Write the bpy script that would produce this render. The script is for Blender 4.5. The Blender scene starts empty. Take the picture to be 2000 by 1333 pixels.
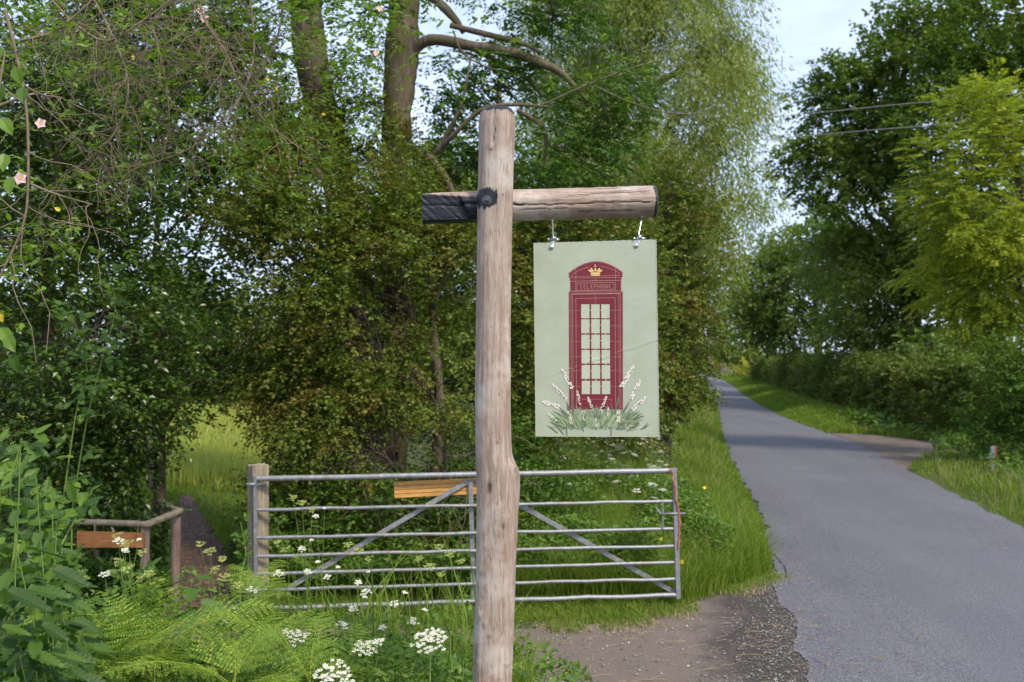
import bpy, math, random
import numpy as np
rng = np.random.default_rng(11); random.seed(5)
C = bpy.context.scene.collection
F = 1944.4; EYE = 2.25; HY = 700.0
PI = math.pi
def W(px, py, d): return np.array([(px-1000)/F*d, d, EYE-(py-HY)/F*d])
def G(px, py):
    d = EYE*F/(py-HY); return np.array([(px-1000)/F*d, d, 0.0])

# ---------------------------------------------------------------- numpy helpers
def nrm(v): return v/np.maximum(np.linalg.norm(v, axis=-1, keepdims=True), 1e-9)
def rdir(n): return nrm(rng.normal(size=(n, 3)))
def _h(ix, iy, iz, s):
    v = np.sin(ix*127.1+iy*311.7+iz*74.7+s*53.3)*43758.5453
    return v-np.floor(v)
def vnoise(p, sc, seed=0):
    q = np.asarray(p, float)*sc; i = np.floor(q); f = q-i; f = f*f*(3-2*f); r = 0
    for a in (0, 1):
        for b in (0, 1):
            for c in (0, 1):
                w = (f[..., 0] if a else 1-f[..., 0])*(f[..., 1] if b else 1-f[..., 1])*(f[..., 2] if c else 1-f[..., 2])
                r = r+w*_h(i[..., 0]+a, i[..., 1]+b, i[..., 2]+c, seed)
    return r
def sstep(a, b, x):
    t = np.clip((x-a)/(b-a), 0, 1); return t*t*(3-2*t)

def mesh(name, V, T, mat, parent=None, attrs=None, smooth=False, midx=None):
    """V (n,3), T (m,3) triangles or (m,4) quads -> one mesh object"""
    V = np.asarray(V, np.float32); T = np.asarray(T, np.int32); k = T.shape[1]
    me = bpy.data.meshes.new(name)
    me.vertices.add(len(V)); me.vertices.foreach_set('co', V.ravel())
    me.loops.add(T.size); me.loops.foreach_set('vertex_index', T.ravel())
    me.polygons.add(len(T))
    me.polygons.foreach_set('loop_start', np.arange(0, T.size, k, dtype=np.int32))
    me.polygons.foreach_set('use_smooth', np.full(len(T), bool(smooth)))
    for m in (mat if isinstance(mat, (list, tuple)) else [mat]): me.materials.append(m)
    if midx is not None: me.polygons.foreach_set('material_index', np.asarray(midx, np.int32))
    for an, av in (attrs or {}).items():
        a = me.attributes.new(an, 'FLOAT', 'POINT'); a.data.foreach_set('value', np.asarray(av, np.float32))
    me.update(calc_edges=True)
    o = bpy.data.objects.new(name, me); C.objects.link(o)
    if parent is not None: o.parent = parent
    return o

class Acc:
    """collects triangles into ONE mesh"""
    def __init__(s): s.V = []; s.T = []; s.A = []; s.M = []; s.n = 0
    def add(s, V, T, a=0.5, m=0):
        V = np.asarray(V, float).reshape(-1, 3); T = np.asarray(T, int)
        if T.shape[1] == 4: T = np.concatenate([T[:, [0, 1, 2]], T[:, [0, 2, 3]]])
        s.V.append(V); s.T.append(T+s.n); s.n += len(V)
        s.A.append(np.broadcast_to(np.asarray(a, float), (len(V),)) if np.ndim(a) < 2 else a)
        s.M.append(np.full(len(T), m))
        return s
    def build(s, name, mat, parent=None, smooth=False, off=None):
        V = np.concatenate(s.V)
        if off is not None: V = V-np.asarray(off)
        return mesh(name, V, np.concatenate(s.T), mat, parent, {'rnd': np.concatenate(s.A)}, smooth, np.concatenate(s.M))

def empty(name, loc, label=None, cat=None, group=None, rz=0):
    o = bpy.data.objects.new(name, None); C.objects.link(o); o.location = tuple(float(v) for v in loc)
    o.rotation_euler = (0, 0, rz); o.empty_display_size = .2
    tag(o, label, cat, group); return o
def tag(o, label=None, cat=None, group=None, kind=None):
    if label: o['label'] = label
    if cat: o['category'] = cat
    if group: o['group'] = group
    if kind: o['kind'] = kind
    return o
def copy_tree(o, parent=None):
    c = o.copy(); C.objects.link(c); c.parent = parent
    for ch in list(o.children): copy_tree(ch, c)
    return c

def tubes(P, R, k=5, cap=False):
    """P (n,m,3) polylines, R (n,m) radii"""
    P = np.asarray(P, float); R = np.asarray(R, float)
    if P.ndim == 2: P = P[None]; R = R[None]
    n, m, _ = P.shape
    t = np.empty_like(P); t[:, 1:-1] = P[:, 2:]-P[:, :-2]; t[:, 0] = P[:, 1]-P[:, 0]; t[:, -1] = P[:, -1]-P[:, -2]
    t = nrm(t)
    ax = P[:, -1]-P[:, 0]; ref = np.where(np.abs(nrm(ax)[:, 2:3]) > .8, [[1., .13, 0]], [[0, .1, 1.]])
    a = nrm(np.cross(t, np.broadcast_to(ref[:, None], t.shape))); b = np.cross(t, a)
    th = np.arange(k)/k*2*PI
    V = P[:, :, None]+R[:, :, None, None]*(a[:, :, None]*np.cos(th)[None, None, :, None]+b[:, :, None]*np.sin(th)[None, None, :, None])
    i = np.arange(n)[:, None, None]*m*k+np.arange(m-1)[None, :, None]*k; j = np.arange(k)[None, None, :]; j2 = (j+1) % k
    Q = np.stack([i+j, i+j2, i+k+j2, i+k+j], -1).reshape(-1, 4)
    V = V.reshape(-1, 3)
    T = np.concatenate([Q[:, [0, 1, 2]], Q[:, [0, 2, 3]]])
    if cap:
        extra = []
        for q in range(n):
            for e, s in ((0, 1), (m-1, -1)):
                base = q*m*k+e*k
                for w in range(1, k-1): extra.append((base, base+w, base+w+1) if s < 0 else (base, base+w+1, base+w))
        T = np.concatenate([T, np.array(extra)])
    return V, T
def spline(pts, n):
    pts = np.asarray(pts, float); m = len(pts)
    if m == 2: u = np.linspace(0, 1, n)[:, None]; return pts[0]*(1-u)+pts[1]*u
    pp = np.vstack([2*pts[0]-pts[1], pts, 2*pts[-1]-pts[-2]]); out = []
    for u in np.linspace(0, m-1-1e-6, n):
        i = int(u); f = u-i; a, b, c, d = pp[i:i+4]
        out.append(.5*((2*b)+(-a+c)*f+(2*a-5*b+4*c-d)*f*f+(-a+3*b-3*c+d)*f**3))
    return np.array(out)
def curves(A, B, m=6, wig=.1, sag=0):
    """many wiggly polylines from A to B"""
    A = np.asarray(A); B = np.asarray(B); n = len(A); u = np.linspace(0, 1, m)[None, :, None]
    P = A[:, None]*(1-u)+B[:, None]*u; L = np.linalg.norm(B-A, axis=1)[:, None, None]
    w = rng.normal(size=(n, m, 3))*wig*L; w[:, 0] = 0
    w = (w+np.roll(w, 1, 1))*.5; w[:, 0] = 0; w[:, -1] *= .3
    P = P+w; P[:, :, 2] += (sag*L[:, :, 0]*4*(u*(1-u))[:, :, 0])
    return P

# leaf templates: (along, side, normal), triangles
T_DIA = (np.array([[0, 0, 0], [.45, .5, .14], [1, 0, -.05], [.45, -.5, .14]]), np.array([[0, 2, 1], [0, 3, 2]]))
T_OVA = (np.array([[0, 0, 0], [.2, .40, .10], [.55, .44, .12], [.8, .24, .04], [1.05, 0, -.12], [.8, -.24, .04], [.55, -.44, .12], [.2, -.40, .10], [.5, 0, 0]]),
         np.array([[8, 1, 0], [8, 2, 1], [8, 3, 2], [8, 4, 3], [8, 5, 4], [8, 6, 5], [8, 7, 6], [8, 0, 7]]))
def serrated(n=7):
    V = [(0, 0, 0)]; T = []; us = []
    for i in range(n):
        u = (i+.2)/n; w = .5*math.sin(PI*min(1, u*.86+.13))**.75*(1-.2*u); us.append((u, w*.80)); us.append((u+.70/n, w*1.0))
    us.append((1.1, 0))
    for u, w in us: V += [(u, 0, -.10*u*u), (u, w, .12-.12*u*u), (u, -w, .12-.12*u*u)]
    T += [(0, 1, 2), (0, 3, 1)]
    for i in range(len(us)-1):
        a = 1+3*i; b = a+3; T += [(a, b, b+1), (a, b+1, a+1), (a, b+2, b), (a, a+2, b+2)]
    return np.array(V, float), np.array(T)
T_SER = serrated()
def leaves(T, P, D, N, L, Wd, a=None):
    tv, tt = T; n = len(P); D = nrm(D); S = nrm(np.cross(N, D)); N2 = np.cross(D, S)
    L = np.broadcast_to(np.asarray(L, float), (n,)); Wd = np.broadcast_to(np.asarray(Wd, float), (n,))
    V = P[:, None]+D[:, None]*(tv[None, :, 0:1]*L[:, None, None])+S[:, None]*(tv[None, :, 1:2]*Wd[:, None, None])+N2[:, None]*(tv[None, :, 2:3]*Wd[:, None, None])
    k = len(tv); TT = (tt[None]+(np.arange(n)*k)[:, None, None]).reshape(-1, 3)
    if a is None: a = rng.random(n)
    return V.reshape(-1, 3), TT, np.repeat(a, k)

# ---------------------------------------------------------------- materials
def nt(name):
    m = bpy.data.materials.new(name); m.use_nodes = True; t = m.node_tree; t.nodes.clear()
    return m, t, t.nodes, t.links
def N_(t, typ, **kw):
    n = t.nodes.new(typ)
    for k, v in kw.items():
        if k.startswith('i_'):
            key = k[2:]; key = int(key) if key.isdigit() else key.replace('_', ' ')
            n.inputs[key].default_value = v
        else: setattr(n, k, v)
    return n
def ramp(t, fac, stops, interp='LINEAR'):
    r = t.nodes.new('ShaderNodeValToRGB'); r.color_ramp.interpolation = interp; e = r.color_ramp.elements
    while len(e) > 1: e.remove(e[-1])
    e[0].position = stops[0][0]; c = stops[0][1]; e[0].color = (*c, 1) if len(c) == 3 else c
    for p, c in stops[1:]:
        x = e.new(p); x.color = (*c, 1) if len(c) == 3 else c
    t.links.new(fac, r.inputs[0]); return r.outputs[0]
def noise(t, sc, detail=4, rough=.55, vec=None, dist=0):
    n = N_(t, 'ShaderNodeTexNoise'); n.inputs['Scale'].default_value = sc; n.inputs['Detail'].default_value = detail
    n.inputs['Roughness'].default_value = rough; n.inputs['Distortion'].default_value = dist
    if vec is None: vec = N_(t, 'ShaderNodeTexCoord').outputs['Object']
    t.links.new(vec, n.inputs['Vector']); return n.outputs['Fac']
def mapv(t, scale, src='Object'):
    m = N_(t, 'ShaderNodeMapping'); m.inputs['Scale'].default_value = scale
    t.links.new(N_(t, 'ShaderNodeTexCoord').outputs[src], m.inputs['Vector']); return m.outputs[0]
def mixc(t, fac, a, b, bt='MIX'):
    m = N_(t, 'ShaderNodeMix', data_type='RGBA', blend_type=bt)
    for s, v in ((0, fac), (6, a), (7, b)):
        if hasattr(v, 'type') and hasattr(v, 'links'): t.links.new(v, m.inputs[s])
        else: m.inputs[s].default_value = (*v, 1) if isinstance(v, tuple) and len(v) == 3 else v
    return m.outputs[2]
def attr(t, n='rnd'): return N_(t, 'ShaderNodeAttribute', attribute_name=n).outputs['Fac']
def finish(m, t, col, rough=.7, bump=None, bs=.3, bd=.01, metal=0, spec=.3):
    p = N_(t, 'ShaderNodeBsdfPrincipled'); o = N_(t, 'ShaderNodeOutputMaterial')
    if hasattr(col, 'links'): t.links.new(col, p.inputs['Base Color'])
    else: p.inputs['Base Color'].default_value = (*col, 1)
    if hasattr(rough, 'links'): t.links.new(rough, p.inputs['Roughness'])
    else: p.inputs['Roughness'].default_value = rough
    p.inputs['Metallic'].default_value = metal; p.inputs['Specular IOR Level'].default_value = spec
    if bump is not None:
        b = N_(t, 'ShaderNodeBump'); b.inputs['Strength'].default_value = bs; b.inputs['Distance'].default_value = bd
        t.links.new(bump, b.inputs['Height']); t.links.new(b.outputs[0], p.inputs['Normal'])
    t.links.new(p.outputs[0], o.inputs[0]); return m
def leafmat(name, cols, patch=None, psc=.8, trans=.35, rough=.45, spec=.3, pfac=.6):
    """cols: colours along the per-leaf random value; patch: colour of whole sprays (new shoots, blossom gone over)"""
    m, t, _, l = nt(name); n = len(cols); wm = (1.17, 1.04, .82); cols = [tuple(x*y for x, y in zip(c, wm)) for c in cols]
    if patch: patch = tuple(x*y for x, y in zip(patch, wm))
    c = ramp(t, attr(t), [(i/(n-1)*.98, cols[i]) for i in range(n)])
    if patch:
        f = ramp(t, noise(t, psc, 3, .6), [(.47, (0, 0, 0)), (.66, (pfac,)*3)])
        c = mixc(t, f, c, patch)
    p = N_(t, 'ShaderNodeBsdfPrincipled'); p.inputs['Roughness'].default_value = rough; p.inputs['Specular IOR Level'].default_value = spec
    tr = N_(t, 'ShaderNodeBsdfTranslucent'); ms = N_(t, 'ShaderNodeMixShader'); ms.inputs[0].default_value = trans
    tc = mixc(t, 1.0, c, (1.25, 1.35, .55), 'MULTIPLY')
    l.new(c, p.inputs['Base Color']); l.new(tc, tr.inputs[0]); l.new(p.outputs[0], ms.inputs[1]); l.new(tr.outputs[0], ms.inputs[2])
    l.new(ms.outputs[0], N_(t, 'ShaderNodeOutputMaterial').inputs[0]); return m
def plain(name, col, rough=.6, metal=0, vary=.15, sc=30, spec=.3):
    m, t, _, _ = nt(name); f = noise(t, sc, 5, .6)
    c = ramp(t, f, [(.3, tuple(x*(1-vary) for x in col)), (.7, tuple(min(1, x*(1+vary)) for x in col))])
    return finish(m, t, c, rough, f, .1, .002, metal, spec)

M = {}
M['haw'] = leafmat('hawthorn_leaf', [(.04, .075, .014), (.075, .13, .022), (.125, .19, .032), (.21, .29, .055)], (.19, .125, .045), 2.2, pfac=.62)
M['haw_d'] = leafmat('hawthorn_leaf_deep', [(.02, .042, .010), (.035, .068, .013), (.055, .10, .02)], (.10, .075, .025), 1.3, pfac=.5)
M['holly'] = leafmat('holly_leaf', [(.015, .038, .010), (.032, .075, .015), (.065, .13, .02), (.12, .21, .032)], None, trans=.25, rough=.3, spec=.5)
M['ash'] = leafmat('ash_leaf', [(.03, .075, .014), (.05, .12, .018), (.085, .18, .025)], (.10, .20, .03), .7)
M['willow'] = leafmat('willow_leaf', [(.13, .19, .06), (.19, .27, .085), (.25, .34, .12), (.34, .43, .20)], (.20, .25, .07), .5, trans=.4)
M['oak'] = leafmat('oak_leaf', [(.048, .095, .02), (.085, .16, .032), (.135, .23, .045)], (.15, .21, .042), .35, trans=.35)
M['lime'] = leafmat('yellow_ash_leaf', [(.13, .20, .024), (.21, .30, .032), (.30, .37, .05), (.40, .45, .075)], (.12, .18, .03), .5, trans=.45)
M['mid'] = leafmat('broad_leaf', [(.065, .12, .028), (.105, .18, .04), (.155, .24, .055)], (.15, .20, .045), .3)
M['bush'] = leafmat('bush_leaf', [(.05, .11, .018), (.08, .17, .03), (.13, .24, .04)], (.10, .16, .03), .8)
M['hedge'] = leafmat('hedge_leaf', [(.055, .10, .02), (.09, .15, .03), (.13, .20, .038)], (.13, .16, .035), .5)
M['gold'] = leafmat('sun_tinted_leaf', [(.25, .30, .05), (.38, .40, .07), (.50, .50, .12)], (.45, .38, .12), .3)  # sunshine on the far foliage, put into the leaf colour
M['rose'] = leafmat('rose_leaf', [(.07, .15, .025), (.11, .21, .03), (.17, .28, .04)], None, trans=.4)
M['nettle'] = leafmat('nettle_leaf', [(.032, .08, .020), (.05, .12, .026), (.08, .165, .034)], None, rough=.5)
M['bramble'] = leafmat('bramble_leaf', [(.035, .09, .018), (.065, .145, .024), (.13, .24, .04)], None, rough=.42)
M['fern'] = leafmat('fern_leaf', [(.08, .17, .028), (.12, .24, .036), (.17, .30, .05), (.23, .37, .06), (.32, .40, .08)], (.21, .33, .05), 3, trans=.4, rough=.5)
M['weed'] = leafmat('ground_leaf', [(.05, .12, .02), (.085, .18, .03), (.14, .25, .04)], (.12, .20, .03), 1.2)
M['grass'] = leafmat('grass_blade', [(.07, .13, .02), (.11, .20, .028), (.17, .28, .04), (.25, .33, .07)], (.16, .26, .04), .9, trans=.4)
M['meadow'] = leafmat('meadow_blade', [(.18, .26, .05), (.27, .36, .09), (.37, .44, .15), (.46, .47, .22)], (.38, .39, .12), .25, trans=.4)
M['straw'] = plain('dry_grass', (.38, .30, .16), .8)
M['stalk'] = plain('green_stalk', (.16, .24, .05), .6)
M['twig'] = plain('grey_twig', (.19, .145, .095), .85, vary=.3)
M['petal'] = plain('white_floret', (.62, .62, .50), .6, vary=.05)
M['pink'] = plain('pink_petal', (.75, .50, .50), .6, vary=.1)
M['yellow'] = plain('yellow_petal', (.75, .55, .03), .5)
M['yleaf'] = plain('yellowed_leaf', (.60, .48, .04), .5)

def barkmat(name, a, b, moss=None, mh=None):
    m, t, _, _ = nt(name); v = mapv(t, (1, 1, .18)); f = noise(t, 22, 8, .7, v, .3); g = noise(t, 2.2, 3, .6)
    c = ramp(t, f, [(.3, a), (.7, b)])
    if moss: c = mixc(t, ramp(t, g, [(.45, (0, 0, 0)), (.6, (.8,)*3)]), c, moss)
    return finish(m, t, c, .9, f, .8, .02)
M['bark'] = barkmat('ash_bark', (.045, .034, .026), (.22, .165, .125), (.11, .10, .035))
M['bark2'] = barkmat('dark_bark', (.055, .042, .032), (.17, .13, .095))
M['barkp'] = barkmat('pale_bark', (.20, .18, .14), (.36, .33, .27))

def galv():
    m, t, _, _ = nt('galvanised_steel'); f = noise(t, 22, 7, .75); g = noise(t, 6, 5, .7)
    c = ramp(t, f, [(.3, (.19, .195, .205)), (.55, (.31, .315, .325)), (.8, (.48, .48, .49))])
    c = mixc(t, ramp(t, g, [(.52, (0, 0, 0)), (.7, (.7,)*3)]), c, (.27, .20, .15))
    return finish(m, t, c, ramp(t, f, [(.3, (.35,)*3), (.7, (.6,)*3)]), f, .05, .001, .45, .5)
M['galv'] = galv()
M['chrome'] = plain('zinc_plate', (.72, .74, .78), .22, 1, .1, 60)
M['iron'] = plain('charred_iron', (.10, .10, .11), .4, .6, .3, 80)

def timber():
    """debarked pole: attributes char (burnt), knot (dark knots), crk (drying cracks)"""
    m, t, _, _ = nt('debarked_timber')
    v = mapv(t, (1, 1, .06)); f = noise(t, 85, 8, .72, v, .25); g = noise(t, 7, 4, .6, mapv(t, (1, 1, .35)), .6); h = noise(t, 260, 3, .6, mapv(t, (1, 1, .08)))
    c = ramp(t, f, [(.28, (.095, .064, .047)), (.43, (.245, .172, .132)), (.55, (.375, .28, .225)), (.75, (.51, .415, .345))])
    c = mixc(t, ramp(t, g, [(.4, (0, 0, 0)), (.62, (.75,)*3)]), c, mixc(t, .5, c, (.46, .40, .35)))
    g2 = noise(t, 11, 5, .7, mapv(t, (1, 1, .3)), 1.2)
    c = mixc(t, ramp(t, g2, [(.5, (0, 0, 0)), (.68, (.75,)*3)]), c, (.25, .15, .10))
    c = mixc(t, ramp(t, noise(t, 5, 4, .6), [(.5, (0, 0, 0)), (.64, (.6,)*3)]), c, (.58, .52, .47))
    c = mixc(t, ramp(t, h, [(.32, (.85,)*3), (.40, (0, 0, 0))]), c, (.14, .09, .065))
    c = mixc(t, attr(t, 'knot'), c, (.07, .045, .03))
    ch = N_(t, 'ShaderNodeMath', operation='ADD'); t.links.new(attr(t, 'char'), ch.inputs[0])
    mm = N_(t, 'ShaderNodeMath', operation='MULTIPLY_ADD'); t.links.new(noise(t, 60, 5, .7, mapv(t, (1, 1, .25))), mm.inputs[0]); mm.inputs[1].default_value = 1.6; mm.inputs[2].default_value = -.8
    t.links.new(mm.outputs[0], ch.inputs[1])
    cf = ramp(t, ch.outputs[0], [(.46, (0, 0, 0)), (.60, (1, 1, 1))])
    c = mixc(t, cf, c, ramp(t, f, [(.35, (.008, .009, .013)), (.7, (.035, .038, .05))]))
    c = mixc(t, attr(t, 'crk'), c, (.012, .010, .009))
    r = mixc(t, cf, (.68, .68, .68), (.42, .42, .42))
    mx = N_(t, 'ShaderNodeMath', operation='ADD'); t.links.new(f, mx.inputs[0]); t.links.new(h, mx.inputs[1])
    return finish(m, t, c, r, mx.outputs[0], .35, .0025, 0, .3)
M['timber'] = timber()
def woodmat(name, a, b, axis=(1, .06, 1), sc=60, rough=.75):
    m, t, _, _ = nt(name); f = noise(t, sc, 7, .7, mapv(t, axis), .5); g = noise(t, 4, 3)
    c = ramp(t, f, [(.3, a), (.68, b)]); c = mixc(t, ramp(t, g, [(.5, (0, 0, 0)), (.7, (.5,)*3)]), c, tuple(x*.55 for x in a))
    return finish(m, t, c, rough, f, .4, .003)
M['oldpost'] = woodmat('weathered_post', (.16, .12, .075), (.42, .36, .26), (1, 1, .05))
M['board'] = woodmat('varnished_board', (.42, .19, .05), (.75, .42, .14), (.05, 1, 1), 110, .45)
M['redboard'] = woodmat('stained_board', (.26, .09, .03), (.52, .23, .08), (.05, 1, 1), 110, .5)
M['rail'] = woodmat('round_rail', (.17, .14, .09), (.40, .33, .23), (.3, .3, 1), 30)
M['fpost'] = woodmat('round_post', (.16, .10, .075), (.36, .25, .20), (1, 1, .06))

def asphalt():
    m, t, _, _ = nt('asphalt'); s = noise(t, 75, 4, .85); s2 = noise(t, 26, 6, .9); g = noise(t, .5, 5, .6); b = noise(t, 1.0, 3, .5, mapv(t, (1.2, .12, 1)))
    c = ramp(t, s, [(.34, (.02, .019, .024)), (.5, (.108, .106, .122)), (.62, (.40, .39, .42))])
    c = mixc(t, .45, c, ramp(t, s2, [(.34, (.032, .031, .038)), (.64, (.19, .182, .20))]))
    c = mixc(t, ramp(t, g, [(.35, (.45,)*3), (.65, (0, 0, 0))]), c, mixc(t, 1.0, c, (.72, .74, .80), 'MULTIPLY'))
    c = mixc(t, ramp(t, b, [(.42, (.4,)*3), (.6, (0, 0, 0))]), c, mixc(t, 1.0, c, (.75, .75, .78), 'MULTIPLY'))
    return finish(m, t, c, .75, s, .6, .004)
M['asphalt'] = asphalt()
def dirt(name, a, b, dark, chips=(.45, .42, .36)):
    m, t, _, _ = nt(name); s = noise(t, 150, 4, .75); g = noise(t, 2.2, 6, .65); q = noise(t, 70, 2, .5)
    c = ramp(t, s, [(.3, a), (.7, b)])
    fac = N_(t, 'ShaderNodeMath', operation='MULTIPLY_ADD'); t.links.new(g, fac.inputs[0]); fac.inputs[1].default_value = 1.1; fac.inputs[2].default_value = -.55
    ad = N_(t, 'ShaderNodeMath', operation='ADD'); t.links.new(fac.outputs[0], ad.inputs[0]); t.links.new(attr(t), ad.inputs[1])
    c = mixc(t, ramp(t, ad.outputs[0], [(.35, (0, 0, 0)), (.7, (.9,)*3)]), c, ramp(t, s, [(.35, tuple(x*.5 for x in dark)), (.7, tuple(x*1.7 for x in dark))]))
    c = mixc(t, ramp(t, q, [(.72, (0, 0, 0)), (.76, (.8,)*3)]), c, chips)
    return finish(m, t, c, .9, s, .8, .006)
M['apron'] = dirt('gravel', (.095, .072, .060), (.225, .178, .152), (.045, .039, .034))
M['chip'] = dirt('woodchip', (.07, .045, .035), (.20, .13, .10), (.07, .045, .035), (.4, .32, .25))
M['soil'] = dirt('soil', (.035, .04, .016), (.08, .095, .03), (.05, .075, .018), (.10, .12, .03))

# ---------------------------------------------------------------- the lie of the land
LE = [(-8, -.4), (0, .95)]+[tuple(G(*p)[[1, 0]]) for p in [(1580, 1333), (1545, 1200), (1512, 1122), (1500, 1050), (1470, 980), (1430, 900), (1412, 850), (1405, 810), (1395, 780), (1380, 752), (1362, 735), (1352, 729)]]+[(260, 46)]
RE = [(-8, 3.2), (0, 4.6), (6.9, 5.75)]+[tuple(G(*p)[[1, 0]]) for p in [(2000, 1035), (1780, 922), (1680, 870), (1590, 838), (1530, 815), (1480, 790), (1447, 768), (1432, 755), (1416, 745), (1390, 735), (1372, 729)]]+[(260, 49)]
LE = np.array(LE); RE = np.array(RE)
def rl(y): return np.interp(y, LE[:, 0], LE[:, 1])
def rr(y): return np.interp(y, RE[:, 0], RE[:, 1])
def hgt(x, y):
    x = np.asarray(x, float); y = np.asarray(y, float)
    bank = .62*(1-sstep(4.9, 6.4, y))*(1-sstep(.1, .95, x+.0*y))
    dl = rl(y)-x; dr = x-rr(y)
    v = .28*sstep(.2, 2.2, dl)*sstep(9.3, 12, y)*(1-sstep(30, 60, dl)) + .25*sstep(.1, 1.6, dr)*sstep(8, 12, y)
    # the lay-by on the right stays level with the lane
    v = np.where((x > 0) & (dr > 0), v*(1-np.exp(-(((y-23)/5.5)**4))*(np.abs(dr) < 4.6)), v)
    path = np.exp(-((x+2.85-(y-8.5)*-.12)/1.1)**2)*(x < 0)
    v = v*(1-.7*path*(y < 20))
    n = (vnoise(np.stack([x, y, 0*x], -1), .8)-.5)*.10
    off = sstep(.1, .5, dl) + sstep(.1, .5, dr)
    lay = (x > 0)*(dr > 0)*(dr < 4.6)*np.exp(-(((y-24)/8.5)**6))
    return bank+v*(1-lay)+n*np.clip(off, 0, 1)*sstep(9.0, 10.0, y)*(1-lay)-.002

def axis(segs):
    out = []
    for a, b, s in segs: out += list(np.arange(a, b, s))
    return np.array(out+[segs[-1][1]])
gx = axis([(-1500, -200, 130), (-200, -40, 8), (-40, -8, .8), (-8, 12, .2), (12, 50, .9), (50, 200, 8), (200, 1500, 130)])
gy = axis([(-60, -4, 4), (-4, 22, .2), (22, 60, .8), (60, 240, 4), (240, 2400, 120)])
X, Y = np.meshgrid(gx, gy); Z = hgt(X, Y)
on = (X > rl(Y)+.35) & (X < rr(Y)-.35); Z = np.where(on, -.03, Z)
# make sure the ground stays under road and gravel sheets
V = np.stack([X, Y, Z], -1).reshape(-1, 3); nx = len(gx); ii = (np.arange(len(gy)-1)[:, None]*nx+np.arange(nx-1)[None]).ravel()
go = mesh('ground', V, np.stack([ii, ii+1, ii+nx+1, ii+nx], -1), M['soil'], None, {'rnd': np.full(len(V), .35)}, True)
tag(go, kind='structure')

ys = np.concatenate([np.arange(-8, 40, .05), np.arange(40, 260, 1.0)])
nj = 14; rows = []
jl = (vnoise(np.stack([ys*0, ys, ys*0], -1), 2.2, 3)-.5)*.16+(vnoise(np.stack([ys*0, ys, ys*0], -1), 11, 4)-.5)*.05
jr = (vnoise(np.stack([ys*0+5, ys, ys*0], -1), 2.2, 3)-.5)*.12
for k in range(nj+1):
    u = k/nj; x = (rl(ys)+jl)*(1-u)+(rr(ys)+jr)*u
    rows.append(np.stack([x, ys, .012+.03*4*u*(1-u)+0*ys], -1))
V = np.stack(rows, 1).reshape(-1, 3); w = nj+1; ii = (np.arange(len(ys)-1)[:, None]*w+np.arange(nj)[None]).ravel()
tag(mesh('road', V, np.stack([ii, ii+1, ii+w+1, ii+w], -1), M['asphalt'], None, None, True), kind='structure')

def sheet(name, poly, z, mat, fn=None, step=.12, jit=.08, kind='structure'):
    """flat sheet: grid cells whose centre is inside a jittered polygon, following the ground's noise"""
    P = np.array(poly); x0, y0 = P.min(0); x1, y1 = P.max(0)
    xs = np.arange(x0, x1+step, step); yy = np.arange(y0, y1+step, step)
    cx, cy = np.meshgrid((xs[:-1]+xs[1:])/2, (yy[:-1]+yy[1:])/2)
    q = np.stack([cx, cy, 0*cx], -1)
    ok = inpoly(cx+(vnoise(q, 3, 1)-.5)*jit*2, cy+(vnoise(q, 3, 2)-.5)*jit*2, P)
    X, Y = np.meshgrid(xs, yy); V = np.stack([X, Y, z+np.maximum(0, hgt(X, Y))*0], -1).reshape(-1, 3)
    n = len(xs); r, c = np.nonzero(ok); i = r*n+c; T = np.stack([i, i+1, i+n+1, i+n], -1)
    used, inv = np.unique(T, return_inverse=True); V = V[used]; T = inv.reshape(-1, 4)
    a = fn(V[:, 0], V[:, 1]) if fn else np.zeros(len(V))
    o = mesh(name, V, T, mat, None, {'rnd': a}, True); tag(o, kind=kind); return o
def inpoly(x, y, P):
    ins = np.zeros(np.shape(x), bool); n = len(P); j = n-1
    for i in range(n):
        xi, yi = P[i]; xj, yj = P[j]
        c = ((yi > y) != (yj > y)) & (x < (xj-xi)*(y-yi)/(yj-yi+1e-12)+xi); ins ^= c; j = i
    return ins
g2 = lambda px, py: tuple(G(px, py)[:2])
APRON = [g2(300, 1232), g2(700, 1232), g2(1010, 1232), g2(1120, 1226), g2(1250, 1212), g2(1400, 1160), g2(1512, 1124), (3.0, 9.6), (2.6, 5.2), (-3.4, 5.2)]
def apf(x, y): return np.clip(1-np.abs(rl(y)-.2-x)/1.0, 0, 1)*.95
sheet('gravel_gateway', APRON, .004, M['apron'], apf, .05, .05)
LAYBY = [g2(1590, 846), g2(1700, 849), g2(1842, 866), g2(1822, 884), g2(1778, 908), g2(1774, 935), (7.0, 18), (8.6, 27)]
sheet('gravel_pull_in', LAYBY, .005, M['apron'], lambda x, y: 0*x+.45, .12, .1)
PATH = [g2(310, 1232), g2(335, 1120), g2(345, 1040), g2(352, 1000), g2(372, 998), g2(410, 1045), g2(446, 1100), g2(478, 1232)]
pz = sheet('woodchip_path', PATH, 0, M['chip'], None, .06, .06)
co = np.empty(len(pz.data.vertices)*3, np.float32); pz.data.vertices.foreach_get('co', co); co = co.reshape(-1, 3)
co[:, 2] = hgt(co[:, 0], co[:, 1])+.02; pz.data.vertices.foreach_set('co', co.ravel()); pz.data.update()

APR = np.array(APRON); LAY = np.array(LAYBY); PTH = np.array(PATH)
def free(x, y, m=0.0):
    """places that are neither lane, gravel nor path"""
    return ~((x > rl(y)-m) & (x < rr(y)+m)) & ~inpoly(x, y, APR) & ~inpoly(x, y, LAY) & ~inpoly(x, y, PTH)

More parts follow.
